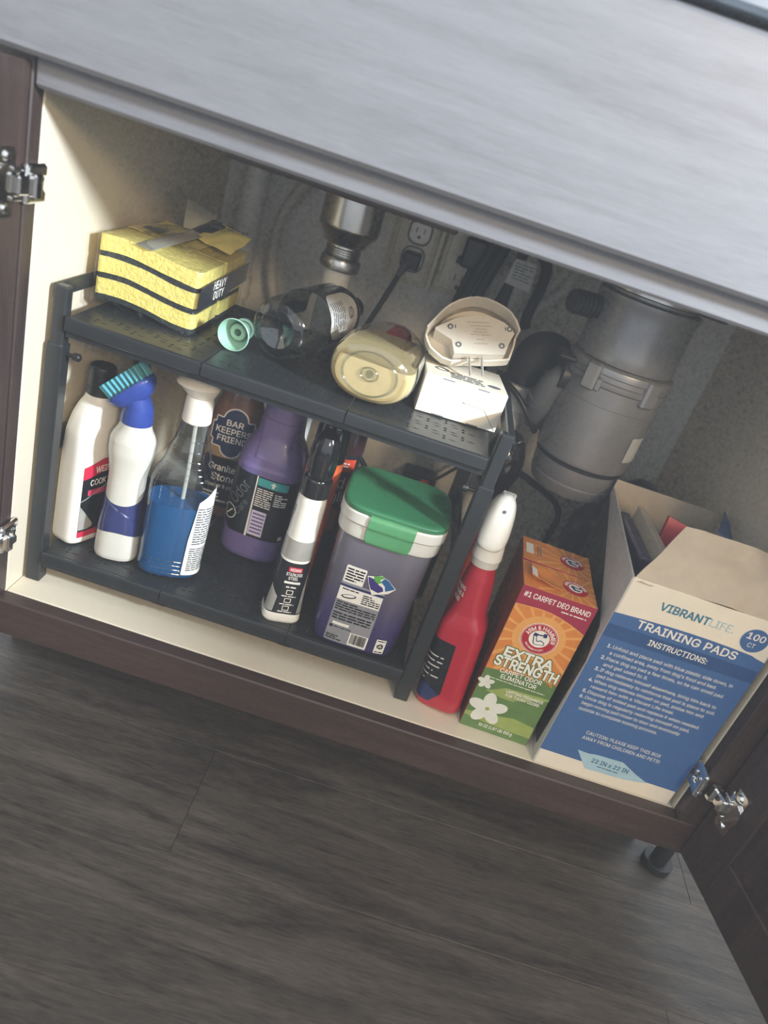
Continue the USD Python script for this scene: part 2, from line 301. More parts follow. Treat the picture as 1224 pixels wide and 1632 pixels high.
def door(hx, ang, sgn, flip):
    """Shaker door of stiles, rails and a recessed panel, hinged at (hx, -.022) and swung open by ang degrees; sgn +1 for the right door."""
    a = math.radians(ang); w, t, z0, z1, fr = .43, .020, -.044, .572, .062
    dirv = np.array([sgn*math.cos(math.pi-a), -math.sin(math.pi-a), 0]) if False else np.array([sgn*(-math.cos(a)), -math.sin(a), 0])
    inn = np.array([-sgn*math.sin(a), sgn*sgn*math.cos(a), 0]); inn = np.array([-sgn*(-dirv[1]), sgn*dirv[0]*1.0, 0]) if False else np.cross([0, 0, 1.0], dirv)*(-sgn)*1.0
    if inn[0]*sgn > 0: inn = -inn
    A = axes(dirv, -inn, np.array([0, 0, 1.0])); o = np.array([hx, -.022, 0])
    P = lambda m: xf(m, A, o) if np.linalg.det(A) > 0 else flipf(xf(m, A, o))
    fm = [box(0, fr, 0, t, z0, z1, .0015), box(w-fr, w, 0, t, z0, z1, .0015), box(fr, w-fr, 0, t, z0, z0+fr, .0015), box(fr, w-fr, 0, t, z1-fr, z1, .0015)]
    dr = part('door', P(cat(fm)), 'wood_door', cab, smooth=20)
    part('door_panel', P(box(fr-.006, w-fr+.006, .007, t-.005, z0+fr-.006, z1-fr+.006)), 'wood_door', dr)
    return dr, P
def flipf(m): m = m.copy(); m.faces = m.faces[:, ::-1]; return m
dl, PL = door(-.001, 98, -1, 0)
dr_, PR = door(W+.024, 103.5, 1, 0)
def hinge(P, z, depth, wrap):
    """Compact face-frame hinge: cup with two ears on the door, arm, and the clip block on the frame."""
    m = [xf(lathe([(0, 0), (.0135, 0), (.0165, -.0035), (.0165, -.005), (0, -.005)], 32), axes([1, 0, 0], [0, 0, -1], [0, 1, 0]), (.026, -.0005, z)),
         xf(ext(rrect(-.0115, -.030, .0115, .030, .006), .0022), axes([1, 0, 0], [0, 0, 1], [0, -1, 0]), (.026, 0, z))]
    for s in (-1, 1):
        m += [xf(lathe([(0, .003), (.003, .003), (.0048, .0012), (.005, 0), (0, 0)], 20), axes([1, 0, 0], [0, 0, 1], [0, -1, 0]), (.026, -.002, z+s*.022)),
              box(.010, .024, -.008, -.002, z+s*.0125-.0018, z+s*.0125+.0018, .0008)]
    m += [box(-.006, .022, -.013, -.0055, z-.0085, z+.0085, .002), box(-.004, .006, -.017, -.0035, z-.011, z+.011, .002)]
    return [P(q) for q in m]
def plate(x, sg, z):
    """The hinge's clip block screwed round the inner edge of the face frame."""
    m = [box(min(x, x+sg*.007), max(x, x+sg*.007), -.030, .004, z+.0055, z+.0175, .0025), box(min(x, x+sg*.007), max(x, x+sg*.007), -.030, .004, z-.0175, z-.0055, .0025),
         box(min(x, x+sg*.005), max(x, x+sg*.005), -.028, .002, z-.007, z+.007, .001)]
    for s, yy in ((1, -.008), (-1, -.008), (1, -.020)):
        m.append(between(lathe([(0, .0025), (.0025, .0025), (.0042, .001), (.0042, -.001), (0, -.001)], 20), (x+sg*.0065, yy, z+s*.005), (x+sg*.02, yy, z+s*.005)))
    m.append(rod((x+sg*.004, -.0255, z-.016), (x+sg*.004, -.0255, z+.016), .0035))
    return m
part('hinge', hinge(PL, .474, 0, 0) + plate(.0, 1, .474), 'chrome', dl, label='chrome hinge on the left door')
part('hinge', hinge(PL, .088, 0, 0) + plate(.0, 1, .088), 'chrome', dl, label='chrome hinge on the left door')
part('hinge', hinge(PR, .062, 0, 0) + plate(W, -1, .066), 'chrome', dr_, label='chrome hinge on the right door')
part('hinge', hinge(PR, .474, 0, 0) + plate(W, -1, .474), 'chrome', dr_, label='chrome hinge on the right door')
ct = thing('countertop', 'pale blue-grey stone countertop slab above the cabinet', 'countertop', (0, 0, .757))
part('slab', box(-.3, 1.2, -.050, .62, .0, .03, .004), 'counter', ct)
sink = thing('sink_basin', 'stainless steel sink basin hidden above the cabinet opening, carrying drain and disposal', 'sink', (.45, .3, .56))
part('basin', cat([box(-.36, .36, -.21, .21, 0, .003), box(-.36, -.357, -.21, .21, .003, .18), box(.357, .36, -.21, .21, .003, .18), box(-.357, .357, -.21, -.207, .003, .18), box(-.357, .357, .207, .21, .003, .18)]), 'steel', sink)

# ============================================================ two-tier rack
rk = thing('under_sink_rack', 'black metal two-tier expandable rack with perforated shelves filling the left of the cabinet', 'rack', (0, 0, 0))
XL, XR, YF, YB = .005, .510, .032, .300
def bend(x0, x1, t, ys, zs): pass
for x0 in (XL, XR-.018):
    x1 = x0+.018; o = .0016
    rl = (x0+.0003, x0+.0034) if x0 < .2 else (x1-.0095, x1-.0003)
    part('frame', [box(x0+o, x1-o, YF+o, YF+.016, .0008, .3752, .002), box(x0+o, x1-o, YB-.016, YB-o, .0008, .3752, .002), box(*rl, YF+.004, YB-.004, .359, .3755, .0012)], 'rack', rk, label='upright end frame of the rack')
    part('sleeve', box(x0, x1, YF, YF+.018, .0008, .312, .001), 'rack', rk); part('sleeve', box(x0, x1, YB-.018, YB, .0008, .312, .001), 'rack', rk)
    part('side_rail', box(*((x0+.001, x0+.006) if x0 < .2 else (x1-.006, x1-.001)), YF+.017, YB-.017, .168, .196, .001), 'rack', rk)
    s = 1 if x0 < .2 else -1; xx = x1 if s > 0 else x0
    part('knob', [rod((xx-s*.001, YF+.009, .302), (xx+s*.010, YF+.009, .302), .0022), between(lathe([(0, 0), (.0042, 0), (.0046, .002), (.0046, .006), (.003, .0075), (0, .0075)], 20), (xx+s*.009, YF+.009, .302), (xx+s*.03, YF+.009, .302))], 'black', rk)
def petals(x0, x1, y0, y1):
    hs, k, yy = [], 0, y0+.013
    while yy < y1-.010:
        xx = x0+.022 + (.021 if k % 2 else 0)
        while xx < x1-.020:
            for dy in (-.0036, .0036): hs.append(Polygon([(xx-.0025, yy+dy), (xx, yy+dy-.0026), (xx+.0025, yy+dy), (xx, yy+dy+.0026)]))
            for s, dy in ((-1, .0024), (1, -.0024)): hs.append(Polygon([(xx+s*.0042, yy+dy), (xx+s*.0095, yy+dy-.0013), (xx+s*.0155, yy+dy), (xx+s*.0095, yy+dy+.0013)]))
            xx += .042
        yy += .0125; k += 1
    return hs
def shelf(z, joints, zz):
    for k, (a, b) in enumerate(zip(joints[:-1], joints[1:])):
        a += .0008; b -= .0008
        m = [ext(sbox(a, .0380, b, YB-.006).difference(unary_union(petals(a, b, .040, YB-.006))), .0014, z-.0014)]
        prof = Polygon([(.0385, z-.0014), (.0385, z), (.0365, z-.0010), (.0345, z+.0012), (.0320, z+.0016), (.0300, z+.0004), (.0292, z-.0020), (.0290, z-.0130), (.0305, z-.0145), (.0345, z-.0148), (.0345, z-.0215), (.0360, z-.0215), (.0360, z-.0135), (.0310, z-.0130), (.0304, z-.0120), (.0304, z-.0028), (.0325, z-.0006), (.0340, z-.0010), (.0360, z-.0028)])
        m.append(xf(ext(prof, b-a), axes([0, 1, 0], [0, 0, 1], [1, 0, 0]), (a, 0, 0)))
        m.append(box(a, b, YB-.0075, YB-.0055, z-.022, z, .0004))
        part('shelf_panel', m, 'rack', rk, smooth=25)
    for a in joints[1:-1]: part('joint_strip', box(a-.008, a+.008, .0315, .0340, z-.020, z-.006, .0003), 'black', rk)
shelf(.345, [.0232, .173, .333, .4918], 0); shelf(.045, [.0232, .176, .340, .4918], 0)

# ============================================================ on the upper shelf
ZU, ZL = .3452, .0452
I3 = np.eye(3)
# --- sponge pack: two stacks of three sponges under film
sg = thing('sponge_pack', 'film-wrapped block of yellow sponges with dark scrub pads on the upper shelf', 'sponges', (.0755, .186, ZU+.0008), rotz(-.01))
def wave(m, zb):
    v = m.vertices; v[:, 2] += .0045*np.sin((v[:, 0]+.06)/.122*math.pi*1.5+.4)*(.35 + .65*np.clip((.085-v[:, 1])/.17, 0, 1)) + .0011*(meshkit.fbm(v*38+zb*50, 2)-.5)*2
    return m
def slab(y0, y1, z0, z1, g=0., r=.006):
    p = rrect(-.059-g, y0-g, .059+g, y1+g, r); n = []
    m = ext(p, z1-z0, z0); v, f = trimesh.remesh.subdivide_to_size(m.vertices, m.faces, .0075, max_iter=8); return trimesh.Trimesh(v, f, process=True)
for yy in (-.083, .0005):
    for k in range(3):
        z = .0042 + k*.0238
        s = part('sponge', wave(slab(yy, yy+.0815, z+.0062, z+.0234), k+yy), 'sponge', sg, smooth=50)
        part('scrub_pad', wave(slab(yy+.0006, yy+.081, z, z+.0060, -.0006), k+yy), 'pad', s, smooth=50)
fm = slab(-.086, .085, .0004, .0772, .0022, .008); v = fm.vertices
wave(fm, 9); v[:, 2] = np.maximum(v[:, 2], .0002); d = (meshkit.fbm(v*70, 3)-.5)*.006; v[:, 0] += d*np.sign(v[:, 0])*.5; v[:, 1] += d*np.sign(v[:, 1])*.6
part('film_wrap', fm, 'film_clear', sg, smooth=60)
def sheet(pts, t=.0005, nu=14, nv=10, bend=.0, seed=0):
    """A thin crumpled sheet over a bilinear patch of four corners."""
    a, b, c, d = [np.array(q, float) for q in pts]; u, v = np.meshgrid(np.linspace(0, 1, nu), np.linspace(0, 1, nv)); u, v = u[..., None], v[..., None]
    p = (1-u)*(1-v)*a + u*(1-v)*b + u*v*c + (1-u)*v*d; n = unit(np.cross(b-a, d-a)); p = p + n*(bend*(4*u*(1-u))*np.sin(v*math.pi) + .1*np.linalg.norm(b-a)*(meshkit.fbm(p*45+seed*7, 2)[..., None]-.5)*(1 if bend else .0))
    top, bot = p.reshape(-1, 3) + n*t/2, p.reshape(-1, 3) - n*t/2; N = nu*nv; f = []
    for j in range(nv-1):
        for i in range(nu-1):
            q = j*nu+i; f += [(q, q+1, q+nu+1), (q, q+nu+1, q+nu), (N+q, N+q+nu+1, N+q+1), (N+q, N+q+nu, N+q+nu+1)]
    edge = [*range(nu)] + [k*nu+nu-1 for k in range(1, nv)] + [(nv-1)*nu+i for i in range(nu-2, -1, -1)] + [k*nu for k in range(nv-2, 0, -1)]
    for e, g in zip(edge, edge[1:]+edge[:1]): f += [(e, N+e, g), (g, N+e, N+g)]
    return trimesh.Trimesh(np.vstack([top, bot]), f, process=False)
top = lambda x, y, h=0: (x, y, .0795 + h)
lb = part('label_panel', sheet([top(-.056, -.020), top(.02, -.034, -.003), top(.030, .078), top(-.052, .080)], .0004, bend=.001), 'film_yellow', sg, label='printed yellow panel of the wrapper')
mpt = Flat((-.050, -.01, .0822), (1, -.05, 0), (.05, 1, 0))
part('print', [shape(mpt, sbox(.004, .004, .028, .024)), shape(mpt, sbox(.010, .030, .026, .034)), scrib(mpt, .032, .0, .06, .03, 5, 3)], 'print_grey', lb)
part('end_flap', sheet([(.004, .030, .083), (.058, .012, .080), (.064, .066, .094), (.020, .084, .100)], .0004, bend=.004, seed=2), 'film_yellow', sg, label='yellow twisted end of the wrapper')
part('end_flap', sheet([(-.024, .066, .083), (.014, .066, .085), (.004, .104, .104), (-.036, .098, .113)], .0004, bend=.005, seed=4), 'film_grey', sg, label='pale grey twisted end of the wrapper')
part('end_flap', sheet([(-.010, .050, .085), (.020, .040, .086), (.034, .086, .098), (.006, .088, .1)], .0004, bend=.004, seed=6), 'film_dark', sg, label='dark printed end of the wrapper')
part('fold_strip', sheet([(-.018, -.086, .079), (.002, -.088, .078), (.016, .06, .087), (-.006, .06, .087)], .0004, bend=.002, seed=7), 'film_grey', sg)
sd = Flat((.0628, -.070, .032), (0, 1, 0), (0, 0, 1))
bn = part('side_label', sheet([(.0626, -.086, .030), (.0626, .084, .040), (.0626, .084, .064), (.0626, -.086, .056)], .0005, bend=0, seed=9), 'film_dark', sg, label='dark printed band on the side of the pack')
part('lettering', [text(sd, 'HEAVY', .022, .0165, .0095, bold=True, off=.0012), text(sd, 'DUTY', .026, .0045, .0095, bold=True, off=.0012)], 'print_white', bn)
fe = Flat((.012, .048, .0925), (.86, .5, .0), (-.42, .85, .25))
part('lettering', [text(fe, 'KEEP MOIST', .004, .004, .006, bold=True, off=.0035)], 'print_grey', sg)

# --- mint pump cap with clear stem
def lying(c, d):
    """Frame whose +z runs along d, with y roughly up."""
    w = unit(d); u = unit(np.cross([0, 0, 1.0], w)); return axes(u, np.cross(w, u), w)
mc = thing('funnel_cap', 'small mint green flared plastic cap lying open end forward on the upper shelf', 'cap', (.1815, .098, ZU+.0186), lying(None, (.06, 1, 0)))
part('cup', lathe([(.0178, 0), (.0186, .0008), (.0186, .002), (.0150, .012), (.0105, .024), (.0100, .030), (.0092, .030), (.0094, .0240), (.0138, .012), (.0172, .002), (.0172, .0006), (.0178, 0)]), 'mint', mc)
part('ring', lathe([(.0042, .0150), (.0085, .0150), (.0098, .0165), (.0085, .018), (.0042, .018), (.0042, .0150)]), 'mint', mc)
part('hole', lathe([(0, .0275), (.0095, .0275), (.0095, .0285), (0, .0285), (0, .0275)]), 'mint_dark', mc)
part('stem', lathe([(.0086, .030), (.0098, .0305), (.0098, .055), (.0086, .0555), (.0086, .030)]), 'clear_plastic', mc)
part('stem_ring', lathe([(.0099, .034), (.0125, .034), (.0125, .037), (.0099, .037), (.0099, .034)]), 'mint', mc)

# --- clear round-bottomed bottle lying down, base towards the camera
cb = thing('clear_bottle', 'empty clear round-based bottle with dark print lying on the upper shelf beside the mint cap', 'bottle', (.226, .106, ZU+.0375), lying(None, (.040, .150, .004)))
L = Loft([(0, .022, .022, 2), (.002, .029, .029, 2), (.008, .034, .034, 2), (.02, .0366, .0366, 2), (.055, .0372, .0372, 2), (.062, .0365, .0365, 2.2), (.07, .0368, .0368, 2.4), (.145, .0368, .0368, 2.4), (.160, .031, .031, 2.2), (.170, .019, .019, 2), (.174, .0125, .0125, 2), (.192, .012, .012, 2)])
part('body', L.mesh(cap=False), 'clear_plastic', cb)
part('base_dimple', lathe([(0, .010), (.008, .009), (.014, .005), (.021, .0005), (.0235, .001), (.0235, .0016), (.021, .0012), (.014, .0058), (.008, .0098), (0, .0108)]), 'clear_plastic', cb)
wr = Wrap(L, -.115, .068); g = 2*math.pi*.0368
dk = part('dark_label', [shape(Wrap(L, g*.22, .066), rrect(0, 0, g*.62, .080, .008), .0003)], 'film_dark', cb, label='dark printed sleeve on the bottle')
wl = Wrap(L, g*.575, .064); bl_ = part('back_label', shape(wl, rrect(0, 0, .058, .074, .022), .0005), 'carton_shade', cb, label='off-white back label')
part('print', [scrib(wl, .012, .006, .046, .040, 7, 4, .0008, .35), shape(wl, Point(.028, .056).buffer(.007).difference(Point(.028, .056).buffer(.0055)), .0008), text(wl, 'PCR', .021, .0535, .005, .014, True, off=.0008)], 'print_grey', bl_)
part('neck_cap', lathe([(0, .190), (.0138, .190), (.0145, .191), (.0145, .214), (.0135, .2155), (0, .2155)]), 'black', cb)

# --- dish soap bottle lying down, oval base towards the camera
ds = thing('dish_soap_bottle', 'clear oval bottle of pale yellow soap with red cap lying on upper shelf', 'bottle', (.3425, .064, ZU+.0360), lying(None, (.012, .2, .0)))
L = Loft([(0, .036, .024, 2.3), (.002, .041, .029, 2.3), (.008, .046, .0335, 2.3), (.02, .0485, .035, 2.3), (.08, .0485, .035, 2.3), (.12, .044, .033, 2.2), (.150, .030, .026, 2.1), (.168, .0145, .0145, 2), (.182, .0135, .0135, 2)])
part('body', L.mesh(cap=False), 'soap_clear', ds)
part('base_ring', [L.mesh(-.0, .0022, -.0005), lathe([(.030, -.0002), (.0325, -.0012), (.035, -.0002), (.0325, .0012), (.030, -.0002)])] [:1], 'soap_clear', ds)
e0 = [xf(lathe([(r-.0012, -.0006), (r, -.0018), (r+.0012, -.0006), (r, .0004), (r-.0012, -.0006)]), np.diag([1.15*s, .9*s, 1.])) for r, s in ((.0265, 1.0), (.0085, .95))] + [lathe([(0, -.0022), (.0042, -.0018), (.0048, 0), (0, .0004)])]
part('base_moulding', e0, 'clear_plastic', ds)
lq = L.mesh(.0012, .150, -.0014); lq = trimesh.intersections.slice_mesh_plane(lq, [0, -1, 0], [0, .012, 0], cap=True, engine='earcut')
part('liquid', lq, 'soap_liquid', ds)
part('label_sleeve', shape(Wrap(L, -.085, .03), rrect(0, 0, .17, .075, .012), .0003), 'film_grey', ds, label='faded wrap label seen through the bottle')
part('cap', lathe([(0, .180), (.0165, .180), (.0175, .182), (.0165, .198), (.0095, .206), (.0085, .222), (0, .224)]), 'red_cap', ds, label='red push cap')

# --- white carton with the plug-in device on it
wb = thing('small_white_box', 'small plain white carton lying on the right end of the upper shelf', 'box', (.4445, .1565, ZU+.0003), rotz(.115))
part('carton', box(-.0490, .0490, -.0415, .0415, 0, .0462, .0006), 'carton_white', wb)
tf = Flat((-.0490, -.0416, 0), (1, 0, 0), (0, 0, 1)); tt = Flat((-.0490, -.0415, .0463), (1, 0, 0), (0, 1, 0))
part('front_flap', box(-.0488, .0488, -.0428, -.0417, .0006, .0456, .0004), 'carton_white', wb)
wbf = Flat((-.0490, -.0429, 0), (1, 0, 0), (0, 0, 1))
part('flap_seam', [shape(wbf, sbox(a, b, a+.014, b+.0011)) for a, b in ((.020, .0440), (.062, .0440), (.020, .0010), (.062, .0010))] + [shape(wbf, sbox(.0500, .0236, .0528, .0246)), shape(wbf, Polygon([(.0528, .0238), (.0765, .0225), (.0766, .0228), (.0528, .0241)])), shape(wbf, Polygon([(.0765, .0225), (.096, .0018), (.0966, .0020), (.0767, .0228)]))], 'print_grey', wb)
part('print', [shape(tt, ellipse(.020, .030, .009, .006).difference(ellipse(.020, .030, .006, .0035))), shape(tt, ellipse(.083, .018, .008, .005)), scrib(tt, .030, .006, .070, .030, 4, 5)], 'print_grey', wb)
Nn = unit(.86*(-FW) + .32*np.array([0, 0, 1.0])); Ux = unit(CR - Nn*(CR@Nn)); Vy = np.cross(Nn, Ux)
cg = thing('plug_in_charger', 'cream plug-in device with two metal prongs leaning back on the small white box', 'plug-in device', (.4355, .1540, ZU+.0462+.0530), axes(Ux, Vy, Nn))
S = .108/825
ol = np.array([(250, 465), (330, 370), (395, 297), (460, 240), (540, 195), (620, 168), (700, 157), (790, 168), (870, 200), (940, 242), (1000, 292), (1045, 370), (1072, 460), (1050, 560), (1000, 690), (950, 700), (800, 712), (640, 712), (480, 728), (400, 700), (340, 650), (290, 600), (262, 530)], float)
ol = (ol - [662, 450])*[S, -S]; ol = Polygon(ol).buffer(.004).buffer(-.004)
inner = ol.buffer(-.0022)
part('shell', [ext(ol.difference(inner).intersection(sbox(-1, -.004, 1, 1)), .030, -.024), ext(ol.difference(inner), .012, -.024), ext(ol.buffer(-.0005), .003, -.026), xf(ext(ol.buffer(-.006), .010, -.0355)), ], 'charger', cg)
fp = (np.array([(330, 447), (420, 400), (520, 350), (640, 322), (750, 316), (850, 330), (940, 370), (1010, 430), (1030, 480), (985, 560), (935, 682), (800, 690), (640, 690), (490, 690), (470, 560), (330, 470)], float) - [662, 450])*[S, -S]
part('face_plate', ext(Polygon(fp).buffer(.002).buffer(-.002), .022, -.023), 'charger', cg)
mpc = Flat((0, 0, -.001), (1, 0, 0), (0, 1, 0)); q = lambda x, y: ((x-662)*S, (450-y)*S)
for a in ((462, 435), (990, 437), (530, 605), (912, 603)):
    part('screw', between(lathe([(0, -.0002), (.0016, -.0002), (.0020, .0006), (.0034, .0006), (.0034, .0001), (.0034, -.0004), (0, -.0004)], 20), (*q(*a), -.0009), (*q(*a), 1)), 'pvc_grey', cg)
part('embossing', [shape(mpc, sbox(*q(x-4, y+16), *q(x+6, y-16))) for x, y in ((505, 432), (952, 435))], 'print_grey', cg)
part('print', [scrib(mpc, *q(w0, y+9), *q(w1, y-9), 1, int(y)) for w0, w1, y in ((610, 850, 385), (640, 830, 418), (680, 790, 450), (665, 805, 478), (640, 820, 505), (690, 790, 550), (670, 790, 590))], 'emboss', cg)
for x in (632, 742): part('prong', [box(q(x, 0)[0]-.0009, q(x, 0)[0]+.0009, q(0, 868)[1], q(0, 700)[1], -.010, -.004, .0004)], 'silver', cg)

# ============================================================ on the lower shelf
# --- white cooktop cleaner bottle
wc = thing('cooktop_cleaner_bottle', 'white cleaner bottle with black cap and red-black label, leftmost on the lower shelf', 'bottle', (.0405, .100, ZL), rotz(math.radians(68)))
L = Loft([(0, .032, .017, 4), (.003, .036, .0200, 4), (.008, .0375, .0212, 4), (.12, .0365, .0208, 4), (.150, .0355, .0200, 3.6), (.172, .031, .0185, 3), (.186, .024, .0175, 2.4), (.195, .0165, .0160, 2), (.199, .0150, .0150, 2)])
part('body', L.mesh(), 'white', wc)
part('cap', lathe([(0, .1985), (.0160, .1985), (.0165, .1995), (.0160, .2010), (.0160, .208), (.0155, .2085), (.0155, .230), (.0145, .2335), (.0128, .2345), (.011, .2340), (0, .2335)]), 'black', wc)
wl = Wrap(L, -.028, .012)
lab = part('label', [shape(wl, sbox(0, 0, .056, .098).union(Polygon([(0, .098), (.056, .098), (.056, .118), (0, .100)])), .0004)], 'label_black', wc)
parts('red_panel', [shape(wl, Polygon([(0, .083), (.056, .099), (.056, .118), (0, .100)]), .0007), shape(wl, sbox(0, 0, .056, .0085), .0007)], 'crimson', lab)
parts('silver_panel', [shape(wl, Polygon([(0, .011), (0, .046), (.020, .0175), (.020, .0135), (.013, .011)]), .0007), shape(wl, Polygon([(.0, .052), (.045, .075), (.045, .0765), (0, .0535)]), .0008)], 'silver', lab)
part('pink_panel', shape(wl, rrect(.008, .060, .046, .068, .001), .0007), 'pink', lab)
part('lettering', [text(wl, 'WEIMAN', .016, .091, .0085, .036, True, off=.001), text(wl, 'COOK TOP', .010, .074, .008, .042, True, off=.001), scrib(wl, .018, .108, .054, .118, 2, 8, .001)], 'print_white', lab)

# --- bottle with blue brush head
bb = thing('brush_top_cleaner_bottle', 'white cleaner bottle topped by a blue scrub brush with teal bristles', 'bottle', (.0960, .080, ZL), rotz(.18))
L = Loft([(0, .0215, .018, 2.6), (.003, .0255, .022, 2.6), (.008, .0268, .0232, 2.6), (.05, .0255, .0222, 2.6), (.085, .0225, .0205, 2.4), (.115, .0222, .0205, 2.3), (.135, .0245, .022, 2.2), (.152, .0268, .0238, 2.2), (.164, .0266, .0238, 2.1), (.172, .0240, .0220, 2), (.178, .0205, .0200, 2), (.184, .0185, .0185, 2), (.188, .018, .018, 2)])
part('body', L.mesh(), 'frost', bb)
G = L.ring(.07)[1][-1]
pts = [(G*t, .034 + .010*math.cos(t*math.pi)**4) for t in np.linspace(-.49, .49, 30)] + [(G*t, .112 - .030*math.cos(t*math.pi)**2) for t in np.linspace(.49, -.49, 40)]
part('sleeve', shape(Wrap(L, 0, 0, .006), Polygon(pts).buffer(0), .0005), 'sleeve_blue', bb, label='glossy blue printed sleeve')
part('collar', lathe([(0, .1875), (.0185, .1875), (.0190, .189), (.0180, .199), (.0170, .206), (0, .206)]), 'brush_blue', bb)
tl = unit([-.70, .13, .68]); sidev = unit(np.cross(tl, unit([.60, .05, .80]))); al = np.cross(sidev, tl)     # bristle direction, width, length
hd = Loft([(-.012, .012, .010, 2.2), (-.008, .020, .0145, 2.4), (.0, .0285, .0185, 2.6), (.006, .0305, .0195, 2.8), (.009, .0300, .0190, 2.8)])
A = axes(al, sidev, tl); c0 = np.array([-.006, 0, .222])
neck = [L2 for L2 in [trimesh.convex.convex_hull(np.vstack([lathe([(0, .200), (.017, .200), (.017, .207), (0, .207)]).vertices, (xf(lathe([(0, -.002), (.0155, -.002), (.0155, .0), (0, .0)]), A, c0)).vertices]))]]
part('brush_head', [xf(hd.mesh(), A, c0)] + neck, 'brush_blue', bb, smooth=40)
for i in range(10):
    tufts = []
    for j in range(5):
        u_, w_ = -.026 + i*.0058, -.013 + j*.0065
        if (abs(u_)/.030)**2.6 + (abs(w_)/.0195)**2.6 > 1.0: continue
        p = c0 + A@np.array([u_, w_, .0085]); t = A@np.array([.10*u_/.03, .10*w_/.02, 1.0])
        tufts.append(between(trimesh.creation.cone(.0022, -.0, sections=8) if False else lathe([(0, 0), (.0017, 0), (.0021, .0165), (.0014, .0180), (0, .0180)], 10), p, p+t))
    if tufts: part('bristle_row', tufts, 'teal', bb)

# --- clear trigger bottle of blue liquid
gc = thing('glass_cleaner_bottle', 'clear trigger spray bottle half full of blue liquid on the lower shelf', 'spray bottle', (.1635, .085, ZL), rotz(.30))
L = Loft([(0, .032, .022, 3), (.003, .037, .0262, 3), (.010, .039, .0280, 3), (.02, .0384, .0275, 3), (.075, .0395, .0285, 3), (.125, .0392, .0280, 2.8), (.140, .036, .0262, 2.6), (.152, .0300, .0240, 2.4), (.175, .0240, .0215, 2.2), (.196, .0178, .0170, 2), (.210, .0155, .0155, 2), (.215, .0140, .014, 2)])
part('bottle', L.mesh(cap=False), 'clear_plastic', gc)
part('liquid', L.mesh(.0012, .105, -.0015), 'blue_liquid', gc, label='blue liquid inside the bottle')
part('mould_rib', [tube([tuple(L.surf(s_, z)[0]*[1, 1, 1]) for s_ in np.linspace(-.034, .034, 14)], .0006, 14, 6, False) for z in (.010, .016, .022, .028, .143, .150, .158, .166, .178, .190)], 'clear_plastic', gc)
part('dip_tube', tube([(0, 0, .012), (.002, 0, .1), (.0, 0, .214)], .0026, 30, 10), 'frost', gc)
part('collar', xf(lathe([(0, .224), (.0165, .224), (.0172, .2255), (.0160, .252), (.0150, .255), (0, .255)]), None, (0, 0, -.013)), 'white', gc)
part('trigger_head', [xf(q_, None, (0, 0, -.013)) for q_ in [Loft([(.2545, .0150, .0140, 2.1), (.2575, .0168, .0158, 2.1, -.0005, 0), (.2620, .0195, .0180, 2.1, -.0015, -.001), (.2670, .0230, .0205, 2.1, -.0030, -.002), (.2700, .0250, .0220, 2.1, -.0045, -.003), (.2712, .0240, .0210, 2.1, -.0045, -.003), (.2800, .0160, .0160, 2.2, 0, .004), (.2900, .0120, .0140, 2, 0, .005)]).mesh(), box(-.009, .009, .004, .050, .2700, .2900, .003), box(-.005, .005, .030, .036, .235, .272, .0015)]], 'white', gc)
wl = Wrap(L, .018, .012); lab = part('back_label', shape(wl, Polygon([(0, 0), (.038, 0), (.040, .06), (.038, .118), (.022, .118), (.006, .104), (.001, .05)]).buffer(.002), .0004), 'print_white', gc, label='white back label dense with small print')
part('print', [scrib(wl, .003, .004, .036, .040, 11, 12, .0008, .5), scrib(wl, .004, .044, .037, .098, 15, 13, .0008, .5)], 'print_grey', lab)

# --- brown stone cleaner bottle behind
bk = thing('stone_cleaner_bottle', 'brown film-sleeved trigger bottle with a navy badge standing behind the blue glass cleaner', 'spray bottle', (.171, .266, ZL), rotz(.12))
L = Loft([(0, .034, .020, 3), (.004, .039, .024, 3), (.10, .040, .025, 3), (.150, .038, .0245, 2.8), (.190, .028, .022, 2.4), (.225, .018, .0165, 2), (.235, .016, .016, 2)])
part('body', L.mesh(), 'brown_film', bk)
part('trigger_head', [lathe([(0, .234), (.0175, .234), (.018, .236), (.0165, .258), (0, .258)]), box(-.011, .011, -.018, .034, .250, .271, .005)], 'black', bk)
wl = Wrap(L, -.034, .02)
lb = part('label', [shape(wl, rrect(0, 0, .068, .078, .002), .0004)], 'label_black', bk)
part('tan_panel', shape(wl, sbox(0, .079, .068, .100), .0004), 'tan_print', bk)
bd = sbox(.008, .096, .060, .138).union(Point(.034, .138).buffer(.016)).union(Point(.034, .096).buffer(.014)).union(sbox(.004, .106, .064, .129)).buffer(.003).buffer(-.003)
part('badge_rim', shape(wl, bd.buffer(.002), .0006), 'print_white', bk); part('badge', shape(wl, bd, .0009), 'badge_navy', bk)
part('lettering', [text(wl, 'BAR', .034, .1290, .0085, .024, True, 'c', .0013), text(wl, 'KEEPERS', .034, .1165, .0090, .050, True, 'c', .0013), text(wl, 'FRIEND', .034, .1040, .0090, .042, True, 'c', .0013),
     text(wl, 'Granite &', .034, .058, .010, .050, True, 'c', .001), text(wl, 'Stone', .034, .042, .011, .036, True, 'c', .001), text(wl, 'cleaner & polish', .034, .031, .006, .050, True, 'c', .001), scrib(wl, .008, .006, .06, .024, 3, 15, .001)], 'print_white', bk)

